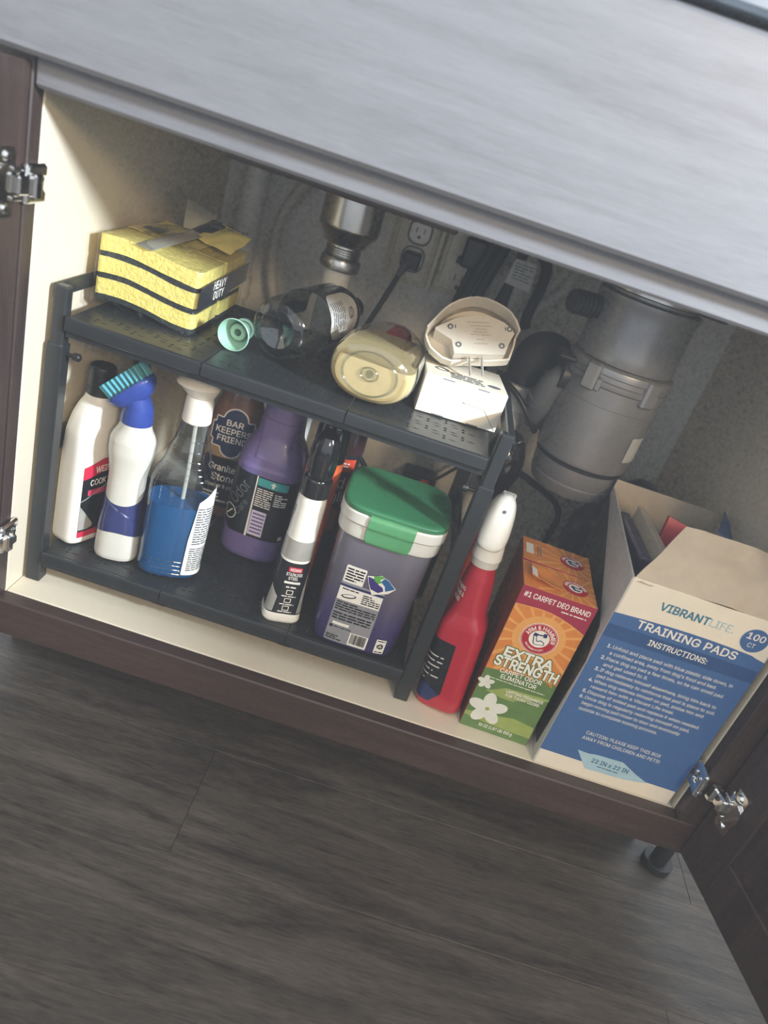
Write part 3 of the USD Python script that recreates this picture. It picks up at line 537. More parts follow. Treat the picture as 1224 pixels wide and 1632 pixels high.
# --- purple jug
pj = thing('purple_jug', 'purple plastic jug with a black label standing between the brown bottle and the spray cans', 'jug', (.246, .196, ZL), rotz(-.05))
L = Loft([(0, .036, .032, 3), (.004, .042, .038, 3), (.012, .0445, .0405, 3.2), (.06, .0445, .0405, 3.4), (.130, .0445, .0405, 3.4), (.140, .0448, .0410, 3.4), (.146, .0435, .0395, 3.4), (.152, .043, .039, 3.2), (.168, .0385, .0350, 2.8), (.184, .030, .0290, 2.6), (.210, .0275, .027, 2.6), (.2245, .026, .0255, 2.4), (.232, .0195, .0195, 2), (.238, .0185, .0185, 2)])
part('body', L.mesh(), 'purple', pj)
fac = Polygon([(-.014, .158), (.016, .158), (.021, .205), (-.016, .205)]); part('grip_panel', shape(Wrap(L, 0, 0), fac.buffer(.002), .0008, .0012), 'purple', pj)
part('cap', lathe([(0, .2365), (.0205, .2365), (.0212, .238), (.0205, .262), (.019, .264), (0, .264)]), 'purple', pj)
wl = Wrap(L, -.062, .040)
lb = part('label', shape(wl, Polygon([(0, .030), (.030, .0), (.108, .0), (.120, .010), (.120, .092), (.040, .092), (.0, .094)]), .0004), 'label_black', pj)
part('teal_panel', shape(wl, rrect(.057, .079, .098, .0905, .002), .0008), 'aqua', lb)
part('barcode_panel', shape(wl, sbox(.058, .004, .078, .042), .0008), 'barcode_back', lb); part('barcode', [shape(wl, sbox(.060, .008+k*.0056, .0765, .0105+k*.0056), .0011) for k in range(6)], 'purple', lb)
part('white_edge', shape(wl, Polygon([(.0545, 0), (.0575, 0), (.0562, .092), (.0545, .092)]), .0008), 'print_white', lb)
part('lettering', [scrib(wl, .058, .048, .080, .076, 9, 21, .0009), scrib(wl, .083, .055, .100, .074, 6, 22, .0009), shape(wl, Polygon([(.0765, .081), (.0795, .081), (.0795, .085), (.082, .085), (.078, .0895), (.074, .085), (.0765, .085)]), .0012), shape(wl, sbox(.101, .003, .107, .009), .0009), shape(wl, Point(.026, .026).buffer(.011).difference(Point(.026, .026).buffer(.0098)), .0009), shape(wl, Polygon([(.021, .020), (.030, .031), (.0315, .030), (.0225, .019)]), .0009)], 'print_white', lb)
part('script_lettering', [text(wl, 'Odor', .034, .040, .016, .038, rot=1.15, off=.0009), text(wl, 'Care', .040, .026, .009, .026, rot=1.15, off=.0009)], 'print_grey', lb)

# --- stainless steel cleaner
st = thing('steel_cleaner_bottle', 'slim black and white steel cleaner bottle with black nozzle cap, front of lower shelf', 'spray bottle', (.3205, .0685, ZL), rotz(.28))
L = Loft([(0, .0225, .0205, 4), (.004, .0245, .0222, 4), (.010, .0240, .0218, 4), (.016, .0228, .0205, 4), (.05, .0208, .0190, 3.2), (.085, .0190, .0180, 2.4), (.092, .0186, .0178, 2.1), (.12, .0182, .0178, 2), (.168, .0176, .0175, 2), (.176, .0165, .0165, 2), (.178, .016, .016, 2)])
part('body', L.mesh(), 'white_gloss', st); part('band', L.mesh(.092, .119, .0007), 'silver', st, label='silver band round the middle')
part('base_label', L.mesh(.014, .088, .0004), 'label_black', st)
wl = Wrap(L, -.020, .0)
parts('silver_flash', [shape(wl, Polygon([(-.009, .015), (.006, .016), (.008, .038), (-.003, .052)]), .0010), shape(wl, Polygon([(.036, .016), (.045, .016), (.040, .074), (.037, .050)]), .0010)], 'silver', st)
part('red_badge', shape(wl, rrect(.013, .076, .0295, .083, .0015), .0011), 'crimson', st)
part('lettering', [text(wl, 'WEIMAN', .0212, .0775, .004, .013, True, 'c', .0014), text(wl, 'STAINLESS', .0212, .0705, .0042, .0195, True, 'c', .001), text(wl, 'STEEL', .0212, .0648, .0042, .012, True, 'c', .001), shape(wl, sbox(.0115, .059, .031, .0622), .001), scrib(wl, .015, .052, .028, .056, 1, 31, .001)]
     + [shape(wl, rrect(.017, z, .0255, z+.0068, .001).difference(rrect(.0180, z+.001, .0245, z+.0058, .0006)), .001) for z in (.043, .031, .0195)] + [scrib(wl, .0125, z, .030, z+.003, 1, 33, .001) for z in (.0390, .0270, .0160)], 'print_white', st)
part('side_lettering', [text(Wrap(L, -.026, .134), 'CLEANER', 0, 0, .006, .028, rot=1.35, off=.0005)], 'print_grey', st)
part('nozzle_cap', [lathe([(0, .1775), (.0175, .1775), (.0180, .179), (.0176, .198), (.0160, .2005), (0, .2005)]), Loft([(.200, .0145, .0145, 2), (.206, .0158, .0158, 2), (.222, .0165, .0165, 2.1), (.240, .0150, .0155, 2.1, 0, .001), (.252, .0110, .013, 2, 0, .003), (.257, .006, .008, 2, 0, .004)]).mesh()], 'black_gloss', st, label='black nozzle cap')

# --- two tall containers behind it
oc = thing('orange_spray_can', 'orange spray can with a glossy black cap, half hidden behind the steel cleaner', 'spray can', (.3185, .1290, ZL))
part('body', lathe([(0, 0), (.0215, 0), (.0222, .002), (.0222, .190), (.0215, .198), (.0180, .203), (0, .203)]), 'orange_can', oc)
part('cap', lathe([(0, .2), (.0218, .2), (.0222, .202), (.0205, .243), (.0195, .2475), (.016, .2485), (.0145, .245), (0, .245)]), 'black_gloss', oc, label='glossy black cap')
ol_ = thing('wood_polish_can', 'dark polish can with burgundy cap standing between the steel cleaner and green-lidded tub', 'spray can', (.3330, .1860, ZL), rotz(-.12))
part('body', lathe([(0, 0), (.0225, 0), (.0235, .002), (.0235, .196), (.021, .204), (0, .206)]), 'label_black', ol_)
part('cap', lathe([(0, .196), (.0242, .196), (.0246, .198), (.0235, .235), (.0200, .2425), (.012, .2445), (0, .245)]), 'burgundy', ol_, label='rounded burgundy cap')
L = Loft([(0, .0235, .0235, 2), (.2, .0235, .0235, 2)]); wl = Wrap(L, -.030, 0)
part('red_panel', shape(wl, sbox(.012, .172, .055, .190), .0004), 'orange_red', ol_); part('bronze_panel', shape(wl, Polygon([(0, .082), (.05, .082), (.05, .112), (.030, .124), (.010, .112)]), .0004), 'bronze', ol_)
parts('gold_ring', [shape(wl, Point(x, z).buffer(.0095).difference(Point(x, z).buffer(.0082)).union(Point(x, z).buffer(.0062)), .0006) for x, z in ((.026, .066), (.026, .038))], 'gold', ol_)
part('lettering', [text(wl, 'Old', .020, .148, .016, .026, off=.0006), text(wl, 'English', .018, .128, .014, .046, off=.0006), text(wl, 'ORIG', .0105, .100, .007, .020, True, off=.0008), scrib(wl, .018, .178, .046, .186, 2, 41, .0008)], 'can_text', ol_)

# --- laundry pod tub
tb = thing('laundry_pod_tub', 'tall violet laundry pod tub with green flip lid and grey back label', 'tub', (.4185, .0905, ZL), rotz(.02))
L = Loft([(0, .050, .048, 4.5), (.003, .0535, .0515, 4.5), (.008, .0545, .0530, 4.5), (.10, .0570, .0550, 4.5), (.168, .0590, .0565, 4.5)])
part('body', L.mesh(), 'tub_body', tb)
LR = Loft([(.158, .0605, .0575, 4.2), (.1595, .0625, .0595, 4.2), (.172, .0632, .0602, 4.2), (.176, .0635, .0605, 4.2), (.1785, .0650, .0620, 4.2), (.1895, .0650, .0620, 4.2), (.1915, .0635, .0605, 4.2)])
part('rim', LR.mesh(), 'frost', tb, label='translucent white rim under the lid')
LG = Loft([(.1918, .0630, .0600, 4.2), (.1930, .0645, .0615, 4.2), (.1968, .0645, .0615, 4.2), (.1990, .0625, .0595, 4.2), (.1998, .0590, .0560, 4.2)])
ld = part('lid', LG.mesh(), 'green_lid', tb, label='green lid')
part('tongue', [shape(Wrap(LR, -.028, .0, .006), Polygon([(.004, .157), (.052, .157), (.055, .166), (.055, .194), (.001, .194), (.001, .166)]), .0003, .0022)], 'green_tongue', ld)
lt = Flat((-.02, -.006, .1999), (1, 0, 0), (0, 1, 0))
part('embossing', [shape(lt, ellipse(.020, .006, .026, .017).difference(ellipse(.020, .006, .0253, .0163))), text(lt, 'TIDE', .010, .003, .009, .021, True, rot=.1), shape(lt, ellipse(-.009, .013, .004, .0025)), shape(lt, ellipse(.048, -.002, .004, .0025))], 'green_lid', ld)
wl = Wrap(L, -.040, .008)
lab = part('label', shape(wl, rrect(.004, -.001, .058, .088, .002).union(rrect(.004, .08, .030, .112, .002)), .0004), 'label_grey', tb)
parts('white_panel', [shape(wl, rrect(.005, .0885, .0295, .1125, .0015), .0007), shape(wl, sbox(.0045, .0625, .0575, .0815), .0007), shape(wl, sbox(.034, .0005, .0575, .0195), .0007), shape(wl, rrect(.009, .0255, .030, .0295, .001), .0007)], 'print_white', lab)
part('navy_strip', shape(wl, sbox(.0042, .0822, .0578, .0850), .0007), 'navy', lab)
part('print', [scrib(wl, .007, .0905, .028, .110, 5, 51, .001), scrib(wl, .034, .0645, .0565, .079, 5, 52, .001), scrib(wl, .008, .0775, .028, .0805, 1, 53, .001), scrib(wl, .006, .047, .056, .061, 4, 54, .001), scrib(wl, .006, .033, .054, .045, 3, 55, .001), scrib(wl, .006, .002, .026, .010, 3, 56, .001), scrib(wl, .012, .021, .034, .0235, 1, 57, .001), shape(wl, Point(.0085, .0222).buffer(.0022), .001), shape(wl, ellipse(.018, .070, .009, .003, 12).difference(ellipse(.018, .0705, .0075, .002, 12)), .001)], 'print_black', lab)
part('barcode', bars(wl, .036, .0035, .0555, .0185, 5, .0011), 'print_black', lab)
pc = lambda pts: [(x*.001+.031, z*.001+.084) for x, z in pts]
pod = part('pod_picture', shape(wl, Polygon(pc([(0, 22), (10, 25), (16, 28), (26, 24), (37, 15), (30, 6), (12, -2), (6, 8)])), .0008), 'print_white', lab, label='printed picture of a laundry pod')
part('violet_print', shape(wl, Polygon(pc([(2, 21), (9, 20), (16, 14), (21, 12), (23, 8), (18, 4), (9, 6), (5, 13)])).buffer(.0005), .0011), 'pod_violet', pod)
part('green_print', shape(wl, Polygon(pc([(8, 24), (16, 27), (20, 26), (15, 22), (18, 18), (13, 16), (10, 19)])).buffer(.0005), .0011), 'pod_green', pod)
part('blue_print', shape(wl, Polygon(pc([(21, 25), (26, 23), (35, 15), (26, 9), (24, 15), (18, 20)])).buffer(.0005), .0011), 'pod_blue', pod)
rc = part('recycle_sticker', shape(wl, rrect(.068, .000, .0805, .022, .001), .0006), 'print_white', tb)
part('recycle_mark', [shape(wl, affinity.rotate(Polygon([(.0725, .0155), (.0762, .0155), (.0770, .0135), (.0780, .0150), (.0775, .0110), (.0745, .0120), (.0756, .0128), (.0750, .0140), (.0735, .0138)]), a, origin=(.0743, .0115)), .001) for a in (0, 120, 240)] + [scrib(wl, .0695, .001, .079, .004, 1, 58, .001), scrib(wl, .0695, .0185, .079, .021, 1, 59, .001)], 'print_black', rc)

# ============================================================ right of the rack
def red_bottle(name, label, loc, rot, full):
    t = thing(name, label, 'spray bottle', loc, rot)
    L = Loft([(0, .026, .021, 4), (.004, .0290, .0240, 4), (.010, .0298, .0250, 4), (.10, .0298, .0250, 4), (.126, .0285, .0245, 3.6), (.136, .0255, .0230, 3), (.146, .0225, .0210, 2.5), (.154, .0215, .0205, 2.2), (.195, .0180, .0178, 2), (.205, .0160, .016, 2), (.2135, .0150, .0150, 2)])
    part('body', L.mesh(), 'red_plastic', t)
    part('neck_ring', lathe([(0, .211), (.0165, .211), (.0168, .212), (.0168, .2205), (0, .2205)]), 'frost', t)
    part('collar', lathe([(0, .2205), (.0175, .2205), (.0182, .222), (.0172, .238), (.0165, .242), (0, .242)]), 'white_gloss', t)
    part('trigger_head', Loft([(.0, .0115, .011, 2.2, 0, -.010), (.006, .0165, .0165, 2.3, 0, -.006), (.020, .0178, .0200, 2.3, 0, -.002), (.036, .0170, .0220, 2.3, 0, .002), (.050, .0145, .0215, 2.2, 0, .006), (.058, .0105, .017, 2.1, 0, .009), (.0625, .004, .009, 2, 0, .011)]).mesh().apply_transform(trimesh.transformations.compose_matrix(translate=(0, -.004, .236), angles=(-.18, 0, 0))), 'white_gloss', t)
    part('vent_hole', xf(lathe([(0, 0), (.0022, 0), (.0022, .0006), (0, .0006)]), axes([1, 0, 0], unit([0, .8, .6]), unit([0, -.6, .8])), (.004, -.0115, .2855)), 'print_grey', t)
    part('nozzle', [box(-.0075, .0075, .012, .046, .262, .280, .003), box(-.009, .009, .046, .060, .260, .282, .002)], 'white_gloss', t)
    part('trigger', tube([(0, .026, .262), (0, .032, .246), (0, .036, .228)], [.005, .0045, .0035], 12, 10), 'red_plastic', t)
    if full:
        w = Wrap(L, -.058, 0)
        lb = part('label', [shape(w, Polygon([(.0, .012), (.047, .012), (.059, .028), (.059, .104), (.000, .108)]), .0004)], 'label_black', t)
        part('navy_panel', shape(w, Polygon([(.0, .012), (.047, .012), (.0565, .026), (.040, .036), (0, .030)]), .0008), 'navy', lb)
        part('lettering', [text(w, 'PET', .004, .096, .010, .022, True, off=.0009), text(Wrap(L, -.030, 0), 'DESTROYS', .000, .176, .0055, .020, True, off=.0006), text(Wrap(L, -.030, 0), 'STAINS &', .001, .168, .0055, .019, True, off=.0006), text(Wrap(L, -.030, 0), 'ODORS', .002, .160, .0055, .014, True, off=.0006), scrib(w, .006, .040, .05, .085, 6, 61, .0008, .25)], 'can_text', lb)
    return t
lean = lambda a, b: np.array([[math.cos(a), 0, math.sin(a)], [0, 1, 0], [-math.sin(a), 0, math.cos(a)]])@rotz(b)
red_bottle('red_spray_bottle', 'red spray bottle with white trigger head beside the rack\'s right front leg', (.5510, .0560, .0024), lean(-.075, -.20), True)
r2 = thing('red_detergent_bottle', 'shorter red bottle with red cap, hidden behind rack leg and red spray bottle', 'bottle', (.5410, .1500, .0008), rotz(.4))
L = Loft([(0, .026, .020, 4), (.004, .0295, .0235, 4), (.12, .0295, .0235, 4), (.150, .0235, .0205, 3), (.175, .0150, .0150, 2), (.188, .0140, .0140, 2)])
part('body', L.mesh(), 'orange_red', r2); part('cap', lathe([(0, .187), (.0165, .187), (.0170, .189), (.0155, .222), (.0135, .226), (0, .227)]), 'red_plastic', r2)

# --- carpet powder cartons
def carpet_carton(label, loc, a, open_spout):
    cx_ = thing('carpet_powder_box', label, 'box', loc, rotz(a), 'orange carpet powder cartons')
    CW, CH, CDp = .0885, .2185, .0600
    part('carton', box(0, CW, 0, CDp, 0, CH, .0006), 'box_orange', cx_)
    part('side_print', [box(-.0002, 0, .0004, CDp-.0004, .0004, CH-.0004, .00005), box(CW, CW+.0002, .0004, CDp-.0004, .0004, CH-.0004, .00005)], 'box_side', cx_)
    f = Flat((0, 0, 0), (1, 0, 0), (0, 0, 1)); PX = lambda x, z: (x-.5808+(.0), z-.002)
    gp = part('green_panel', shape(f, Polygon([(0, 0), (CW, 0), (CW, .100), (.060, .102), (0, .094)]), .0001), 'box_green', cx_)
    rays = [Polygon([(.0428, .156), (.0428+.09*math.cos(a), .156+.09*math.sin(a)), (.0428+.09*math.cos(a+.085), .156+.09*math.sin(a+.085))]) for a in np.linspace(0, 2*math.pi, 19)[:-1]]
    rect = sbox(.0003, .096, CW-.0003, .192); part('sun_rays', shape(f, unary_union(rays + [Point(.0428, .156).buffer(.031)]).intersection(rect), .0001), 'box_ray', cx_)
    mg = [(0, CH), (0, .1925)] + [(CW*t, .1925 + .004*math.sin(t*math.pi)*.8 - .0015*t - .022*max(0, t-.35)**1.6) for t in np.linspace(0, 1, 20)] + [(CW, CH)]
    part('pale_edge', shape(f, affinity.translate(Polygon(mg), 0, -.0014).intersection(sbox(0, .1, CW, CH)), .00025), 'box_ray', cx_)
    mgp = part('magenta_band', shape(f, Polygon(mg), .0004), 'box_magenta', cx_)
    part('lettering', text(f, '#1 CARPET DEO BRAND', .0045, .2050, .0068, .079, True, off=.0007), 'print_white', mgp)
    part('small_print', scrib(f, .052, .1985, .082, .2025, 1, 71, .0007, .35), 'print_white', mgp)
    lgx, lgz = .0432, .1560
    lg = part('logo', shape(f, Point(lgx, lgz).buffer(.0222, quad_segs=24), .0005), 'print_white', cx_, label='round red and white emblem')
    part('red_ring', shape(f, Point(lgx, lgz).buffer(.0214, quad_segs=24).difference(Point(lgx, lgz).buffer(.0206, quad_segs=24)).union(Point(lgx, lgz).buffer(.0201, quad_segs=24).difference(Point(lgx, lgz).buffer(.0120, quad_segs=24))), .0007), 'box_red', lg)
    part('lettering', [text(f, 'ARM & HAMMER', 0, 0, .0052, .0415, True, 'c', .0010, arc=(lgx, lgz, .0134, 84, 1)), text(f, 'THE STANDARD OF PURITY', 0, 0, .0024, .028, True, 'c', .0010, arc=(lgx, lgz, .0170, 262, -1))], 'print_white', lg)
    am = lambda pts: Polygon([(lgx + x*.0112, lgz + y*.0112) for x, y in pts])
    armp = am([(-.66, .40), (-.44, .30), (-.34, .28), (-.30, -.02), (-.14, -.30), (.02, -.24), (.18, -.12), (.36, -.14), (.66, -.30), (.70, -.52), (.44, -.60), (.02, -.72), (-.34, -.74), (-.50, -.46), (-.60, .0), (-.66, .22)]).buffer(.0006).buffer(-.0003)
    part('arm', [shape(f, armp, .0010)], 'navy', lg); part('arm_fill', [shape(f, armp.buffer(-.0009), .0013)], 'print_white', lg)
    part('hammer', [shape(f, unary_union([am([(-.70, .36), (.40, .56), (.38, .68), (-.72, .50)]), am([(.30, .36), (.66, .42), (.60, .90), (.24, .84)]), am([(-.70, .28), (-.40, .30), (-.36, .58), (-.66, .60)]).buffer(.0005)]), .0013)], 'navy', lg)
    def outlined(t, x, z, h, w, b=.0009):
        m = tmesh(t, True); v = m.vertices; pr = trimesh.path.polygons.projected(m, normal=[0, 0, 1]); x0 = v[:, 0].min(); sx = w/(v[:, 0].max()-x0)
        pr = affinity.translate(affinity.scale(affinity.translate(pr, -x0, 0), sx, h, origin=(0, 0)), x, z); return pr.buffer(b)
    eo = part('heading', shape(f, unary_union([outlined('EXTRA', .0130, .1195, .0130, .060, .0013), outlined('STRENGTH', .0065, .1035, .0140, .0785, .0013)]), .0005), 'outline_green', cx_)
    part('lettering', [shape(f, outlined('EXTRA', .0130, .1195, .0130, .060, .00035), .0008), shape(f, outlined('STRENGTH', .0065, .1035, .0140, .0785, .00035), .0008)], 'print_white', eo)
    part('lettering', [text(f, 'CARPET ODOR', .0175, .0945, .0062, .053, True, off=.0004), text(f, 'ELIMINATOR', .0215, .0862, .0062, .045, True, off=.0004), scrib(f, .010, .0815, .080, .0845, 1, 72, .0004, .3), text(f, 'LASTING FRESHNESS', .0360, .0690, .0042, .047, True, off=.0006), text(f, 'FOR TOUGH ODORS', .0370, .0630, .0042, .043, True, off=.0006), text(f, '30 OZ (1.87 LB) 850 g', .0225, .0070, .0046, .044, True, off=.0004)], 'print_white', gp)
    part('lime_panel', [shape(f, Polygon([(0, .018), (.030, .014), (CW, .012), (CW, .030), (.060, .034), (.030, .028), (0, .024)]), .0003), shape(f, Polygon([(.020, .066), (.034, .0745), (CW, .0780), (CW, .0755), (.050, .0600), (.055, .040), (CW, .037), (CW, .058), (.034, .058), (0, .064), (0, .057)]).buffer(0), .0003)], 'box_lime', gp)
    def blossom(x, z, r, n=5, a0=.4):
        ps = [affinity.rotate(affinity.translate(ellipse(0, 0, r*.52, r*.34), r*.55, 0), math.degrees(a0+k*2*math.pi/n), origin=(0, 0)) for k in range(n)]
        return [shape(f, affinity.translate(p, x, z), .0007 + k*.00005) for k, p in enumerate(ps)]
    for k, p in enumerate(blossom(.0240, .0360, .0235)): part('petal', p, 'petal', gp)
    part('petal', cat(blossom(.0080, .0740, .010)), 'petal', gp, label='small white blossom'); part('blossom_heart', shape(f, Point(.0240, .0360).buffer(.0026), .0010), 'box_lime', gp)
    tp_ = Flat((0, 0, CH), (1, 0, 0), (0, 1, 0))
    tr = part('top_print', [shape(tp_, Polygon([(.062, .026), (.062+.05*math.cos(a), .026+.05*math.sin(a)), (.062+.05*math.cos(a+.09), .026+.05*math.sin(a+.09))]).intersection(sbox(0.0005, .0005, CW-.0005, CDp-.0005)), .0001) for a in np.linspace(0, 2*math.pi, 15)[:-1]], 'box_ray', cx_)
    part('top_emblem', [shape(tp_, Point(.064, .029).buffer(.0155).difference(Point(.064, .029).buffer(.0085)), .0004)], 'box_red', tr); part('emblem_disc', shape(tp_, Point(.064, .029).buffer(.0084), .0004), 'print_white', tr)
    part('emblem_arm', shape(tp_, Polygon([(.058, .030), (.060, .033), (.068, .031), (.070, .034), (.072, .030), (.068, .0295), (.062, .0305), (.064, .026), (.070, .026), (.069, .0235), (.062, .0235)]), .0007), 'navy', tr)
    part('lettering', [text(tp_, 'ARM & HAMMER', 0, 0, .0040, .032, True, 'c', .0006, arc=(.064, .029, .0100, 90, 1))], 'print_white', tr)
    if open_spout:
        part('spout_flap', sheet([(.006, .010, CH+.0105), (.045, .010, CH+.0008), (.050, .044, CH+.0008), (.008, .050, CH+.0040)], .0008, bend=-.003, seed=11), 'box_orange', cx_, label='pouring flap curling up')
        part('spout_label', sheet([(.0065, .013, CH+.0105), (.014, .0125, CH+.0080), (.0150, .034, CH+.0055), (.0080, .036, CH+.0075)], .0004, bend=.0, seed=11), 'print_white', cx_)
    else: part('spout_label', shape(tp_, sbox(.004, .018, .0135, .044), .0003), 'print_white', cx_)
    part('top_print_text', [shape(tp_, sbox(x, .018, x+.0012, .044), .0003) for x in ((.019, .0225) if not open_spout else ())] or [shape(tp_, sbox(.024, .052, .034, .0532), .0003)], 'print_grey', cx_)
    return cx_
carpet_carton('front one of two orange carpet powder cartons, its pouring flap curling up', (.5808, .0262, .0004), -.02, True)
carpet_carton('rear one of two orange carpet powder cartons, its top flat and closed', (.5826, .0900, .0004), -.05, False)

# --- training pads carton
PWd, PH, PD = .1768, .2815, .258
tbx = thing('training_pads_box', 'large white and blue open carton of puppy training pads at the right end', 'box', (.6772, .0008, .0008))
th_ = .0022
def panel(a, b, z0, z1, t=th_, off=0):
    """Upright board from plan point a to b."""
    a, b = np.array(a, float), np.array(b, float); d = unit(b-a); n = np.array([-d[1], d[0]]); L_ = np.linalg.norm(b-a)
    return xf(box(0, L_, 0, t, z0, z1, .0004), np.array([[d[0], n[0], 0], [d[1], n[1], 0], [0, 0, 1]]), (a[0], a[1], 0))
P0, P1, P2, P3 = (0, 0), (PWd, 0), (.1765, PD), (.0205, PD)
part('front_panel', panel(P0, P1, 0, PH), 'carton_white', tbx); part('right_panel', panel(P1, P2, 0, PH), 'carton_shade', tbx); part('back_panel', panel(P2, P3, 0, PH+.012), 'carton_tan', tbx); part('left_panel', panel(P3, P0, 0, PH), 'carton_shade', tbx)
part('bottom_panel', ext(Polygon([P0, P1, P2, P3]).buffer(-.003), .002), 'carton_tan', tbx)
part('front_flap', sheet([(.003, .001, PH+.0005), (PWd-.002, .001, PH+.0005), (PWd-.004, .066, PH+.050), (.044, .046, PH+.056)], .0018, bend=.0028, seed=13), 'carton_tan', tbx, label='torn top flap folded back, plain inside')
part('right_flap', sheet([(.166, .150, PH+.0008), (.1775, PD, PH+.012), (.170, PD-.012, PH+.022), (.136, .165, PH+.020)], .0016, bend=.001, seed=14), 'pad_blue', tbx, label='blue side flap')
lf = Flat((P3[0]-.0004, P3[1], 0), (P0[0]-P3[0], P0[1]-P3[1], 0), (0, 0, 1)); LL = math.hypot(PD, .0205)
part('side_print', [lf.map(ext(Polygon([(0, .012), (LL-.02, .012), (LL-.004, .16), (LL-.02, .20), (.002, PH-.01)]), .00015), .0002)], 'grass_print', tbx, label='dark outdoor photograph printed on the left side')
f = Flat((0, 0, 0), (1, 0, 0), (0, 0, 1))
bp = [(0, .0235), (PWd, .0235)] + [(PWd, .232), (PWd*.93, .2345)] + [(PWd*t, .2345 + .004*math.sin(t*3)) for t in np.linspace(.9, 0, 12)]
pb = part('blue_panel', shape(f, Polygon(bp), .0002), 'pad_blue', tbx)
part('band', shape(f, sbox(0.0003, .2025, PWd-.0003, .2195), .0004), 'pad_band', pb)
part('count_disc', [shape(f, Point(.1520, .2545).buffer(.0150, quad_segs=20), .0004)], 'pad_blue', tbx)
part('count_lettering', [text(f, '100', .1520, .2555, .0078, .0205, True, 'c', .0007), text(f, 'CT', .1515, .2455, .0055, .0085, False, 'c', .0007), shape(f, Point(.1520, .2545).buffer(.0156).difference(Point(.1520, .2545).buffer(.0150)), .0004)], 'print_white', tbx)
part('brand_lettering', text(f, 'VIBRANT', .0420, .2545, .0096, .0560, True, off=.0004), 'pad_teal', tbx)
part('brand_lettering', text(f, 'LIFE.', .0990, .2545, .0096, .0275, off=.0004), 'pad_badge', tbx)
X = lambda x: x-.6785
part('lettering', text(f, 'TRAINING PADS', X(.7075), .2248, .0100, .1160, True, off=.0007), 'print_white', pb)
part('lettering', text(f, 'INSTRUCTIONS:', X(.7290), .2082, .0072, .0690, True, off=.0008), 'print_white', pb)
ins = ['1. Unfold and place pad with blue plastic side down, in', '   a confined area, away from dog\'s food and bed.', '2. Place dog on pad a few times, so he can smell pad', '   and get used to it.', '3. If dog relieves himself elsewhere, bring him back to', '   pad immediately to reinforce that pad is place to soil.', '4. When dog relieves himself on pad, praise him and', '   reward him with a Vibrant Life treat.', '5. Dispose of soiled pad and replace it when needed.', '6. Once dog is regularly relieving himself on pad,', '   begin moving pad closer to door and eventually', '   outside to complete training process.']
wid = [.149, .134, .146, .060, .147, .150, .140, .108, .144, .136, .128, .104]
for k, t in enumerate(ins):
    z = .1895 - k*.00845; x = X(.690) + (.0055 if t[0] == ' ' else 0)
    if t[0] != ' ': part('lettering', [text(f, t[:2], X(.690), z, .0046, bold=True, off=.0005), text(f, t[3:], X(.6965), z, .0046, wid[k]-.0065, off=.0005)], 'print_white', pb)
    else: part('lettering', text(f, t.strip(), X(.6965), z, .0046, wid[k]-.0065, off=.0005), 'print_white', pb)
part('lettering', text(f, 'CAUTION: PLEASE KEEP THIS BOX', X(.7195), .0655, .0050, .094, off=.0005), 'print_white', pb)
part('lettering', text(f, 'AWAY FROM CHILDREN AND PETS!', X(.7180), .0570, .0050, .098, off=.0005), 'print_white', pb)
bg = part('size_badge', shape(f, Polygon([(X(.7210), .0390), (X(.735), .0385), (X(.745), .0405), (X(.778), .0418), (X(.800), .0300), (X(.8175), .0228), (X(.79), .0170), (X(.74), .0150)]), .0005), 'pad_badge', pb)
part('lettering', [text(f, '22 IN x 22 IN', X(.7425), .0277, .0062, .0470, True, off=.0008), scrib(f, X(.752), .0222, X(.779), .0255, 1, 75, .0008, .4)], 'pad_teal', bg)
part('scuff', shape(f, Polygon([(.0045, .2775), (.022, .2772), (.0245, .2795), (.018, .2785), (.010, .2802)]), .0002), 'carton_tan', tbx)
# contents of the carton
sn = thing('snack_pouch', 'red and tan printed pouch standing inside the open white and blue carton', 'pouch', (.7420, .115, .1360), rotz(-.12))
part('pouch', sheet([(-.012, -.01, 0), (.060, -.01, 0), (.066, .030, .160), (-.006, .030, .172)], .010, bend=.006, seed=15), 'red_print', sn)
part('tan_panel', sheet([(-.010, -.0075, .085), (.060, -.0075, .085), (.062, .010, .128), (-.008, .010, .132)], .0016, bend=.003, seed=15), 'tan_kraft', sn); part('teal_panel', sheet([(-.011, -.012, .062), (.060, -.012, .062), (.061, -.006, .085), (-.010, -.006, .085)], .0018, bend=.002, seed=15), 'teal_print', sn)
sc = thing('inner_sleeve', 'tan cardboard sleeve with dark purple side standing left inside the open carton', 'sleeve', (.7085, .125, .0300), rotz(.04))
part('sleeve', box(.010, .019, -.055, .065, 0, .262, .0008), 'carton_tan', sc); part('dark_packet', box(-.006, .0095, -.05, .075, 0, .245, .003), 'bag', sc)

# --- dark plastic bag behind
bgm = trimesh.creation.icosphere(4, 1.0); v = bgm.vertices; v *= (1 + .22*(meshkit.fbm(v*2.2+5, 3)-.5)[:, None]); v[:] = v*[.070, .058, .115]; v[:, 2] = np.maximum(v[:, 2], -.100)
bg2 = thing('plastic_bag', 'crumpled dark purple plastic bag behind the open carton', 'bag', (.785, .450, .1004))
part('bag', bgm, 'bag', bg2, smooth=60)
part('bag_top', xf(bgm, np.diag([.55, .6, .35]), (.02, .0, .102)), 'bag', bg2, smooth=60)

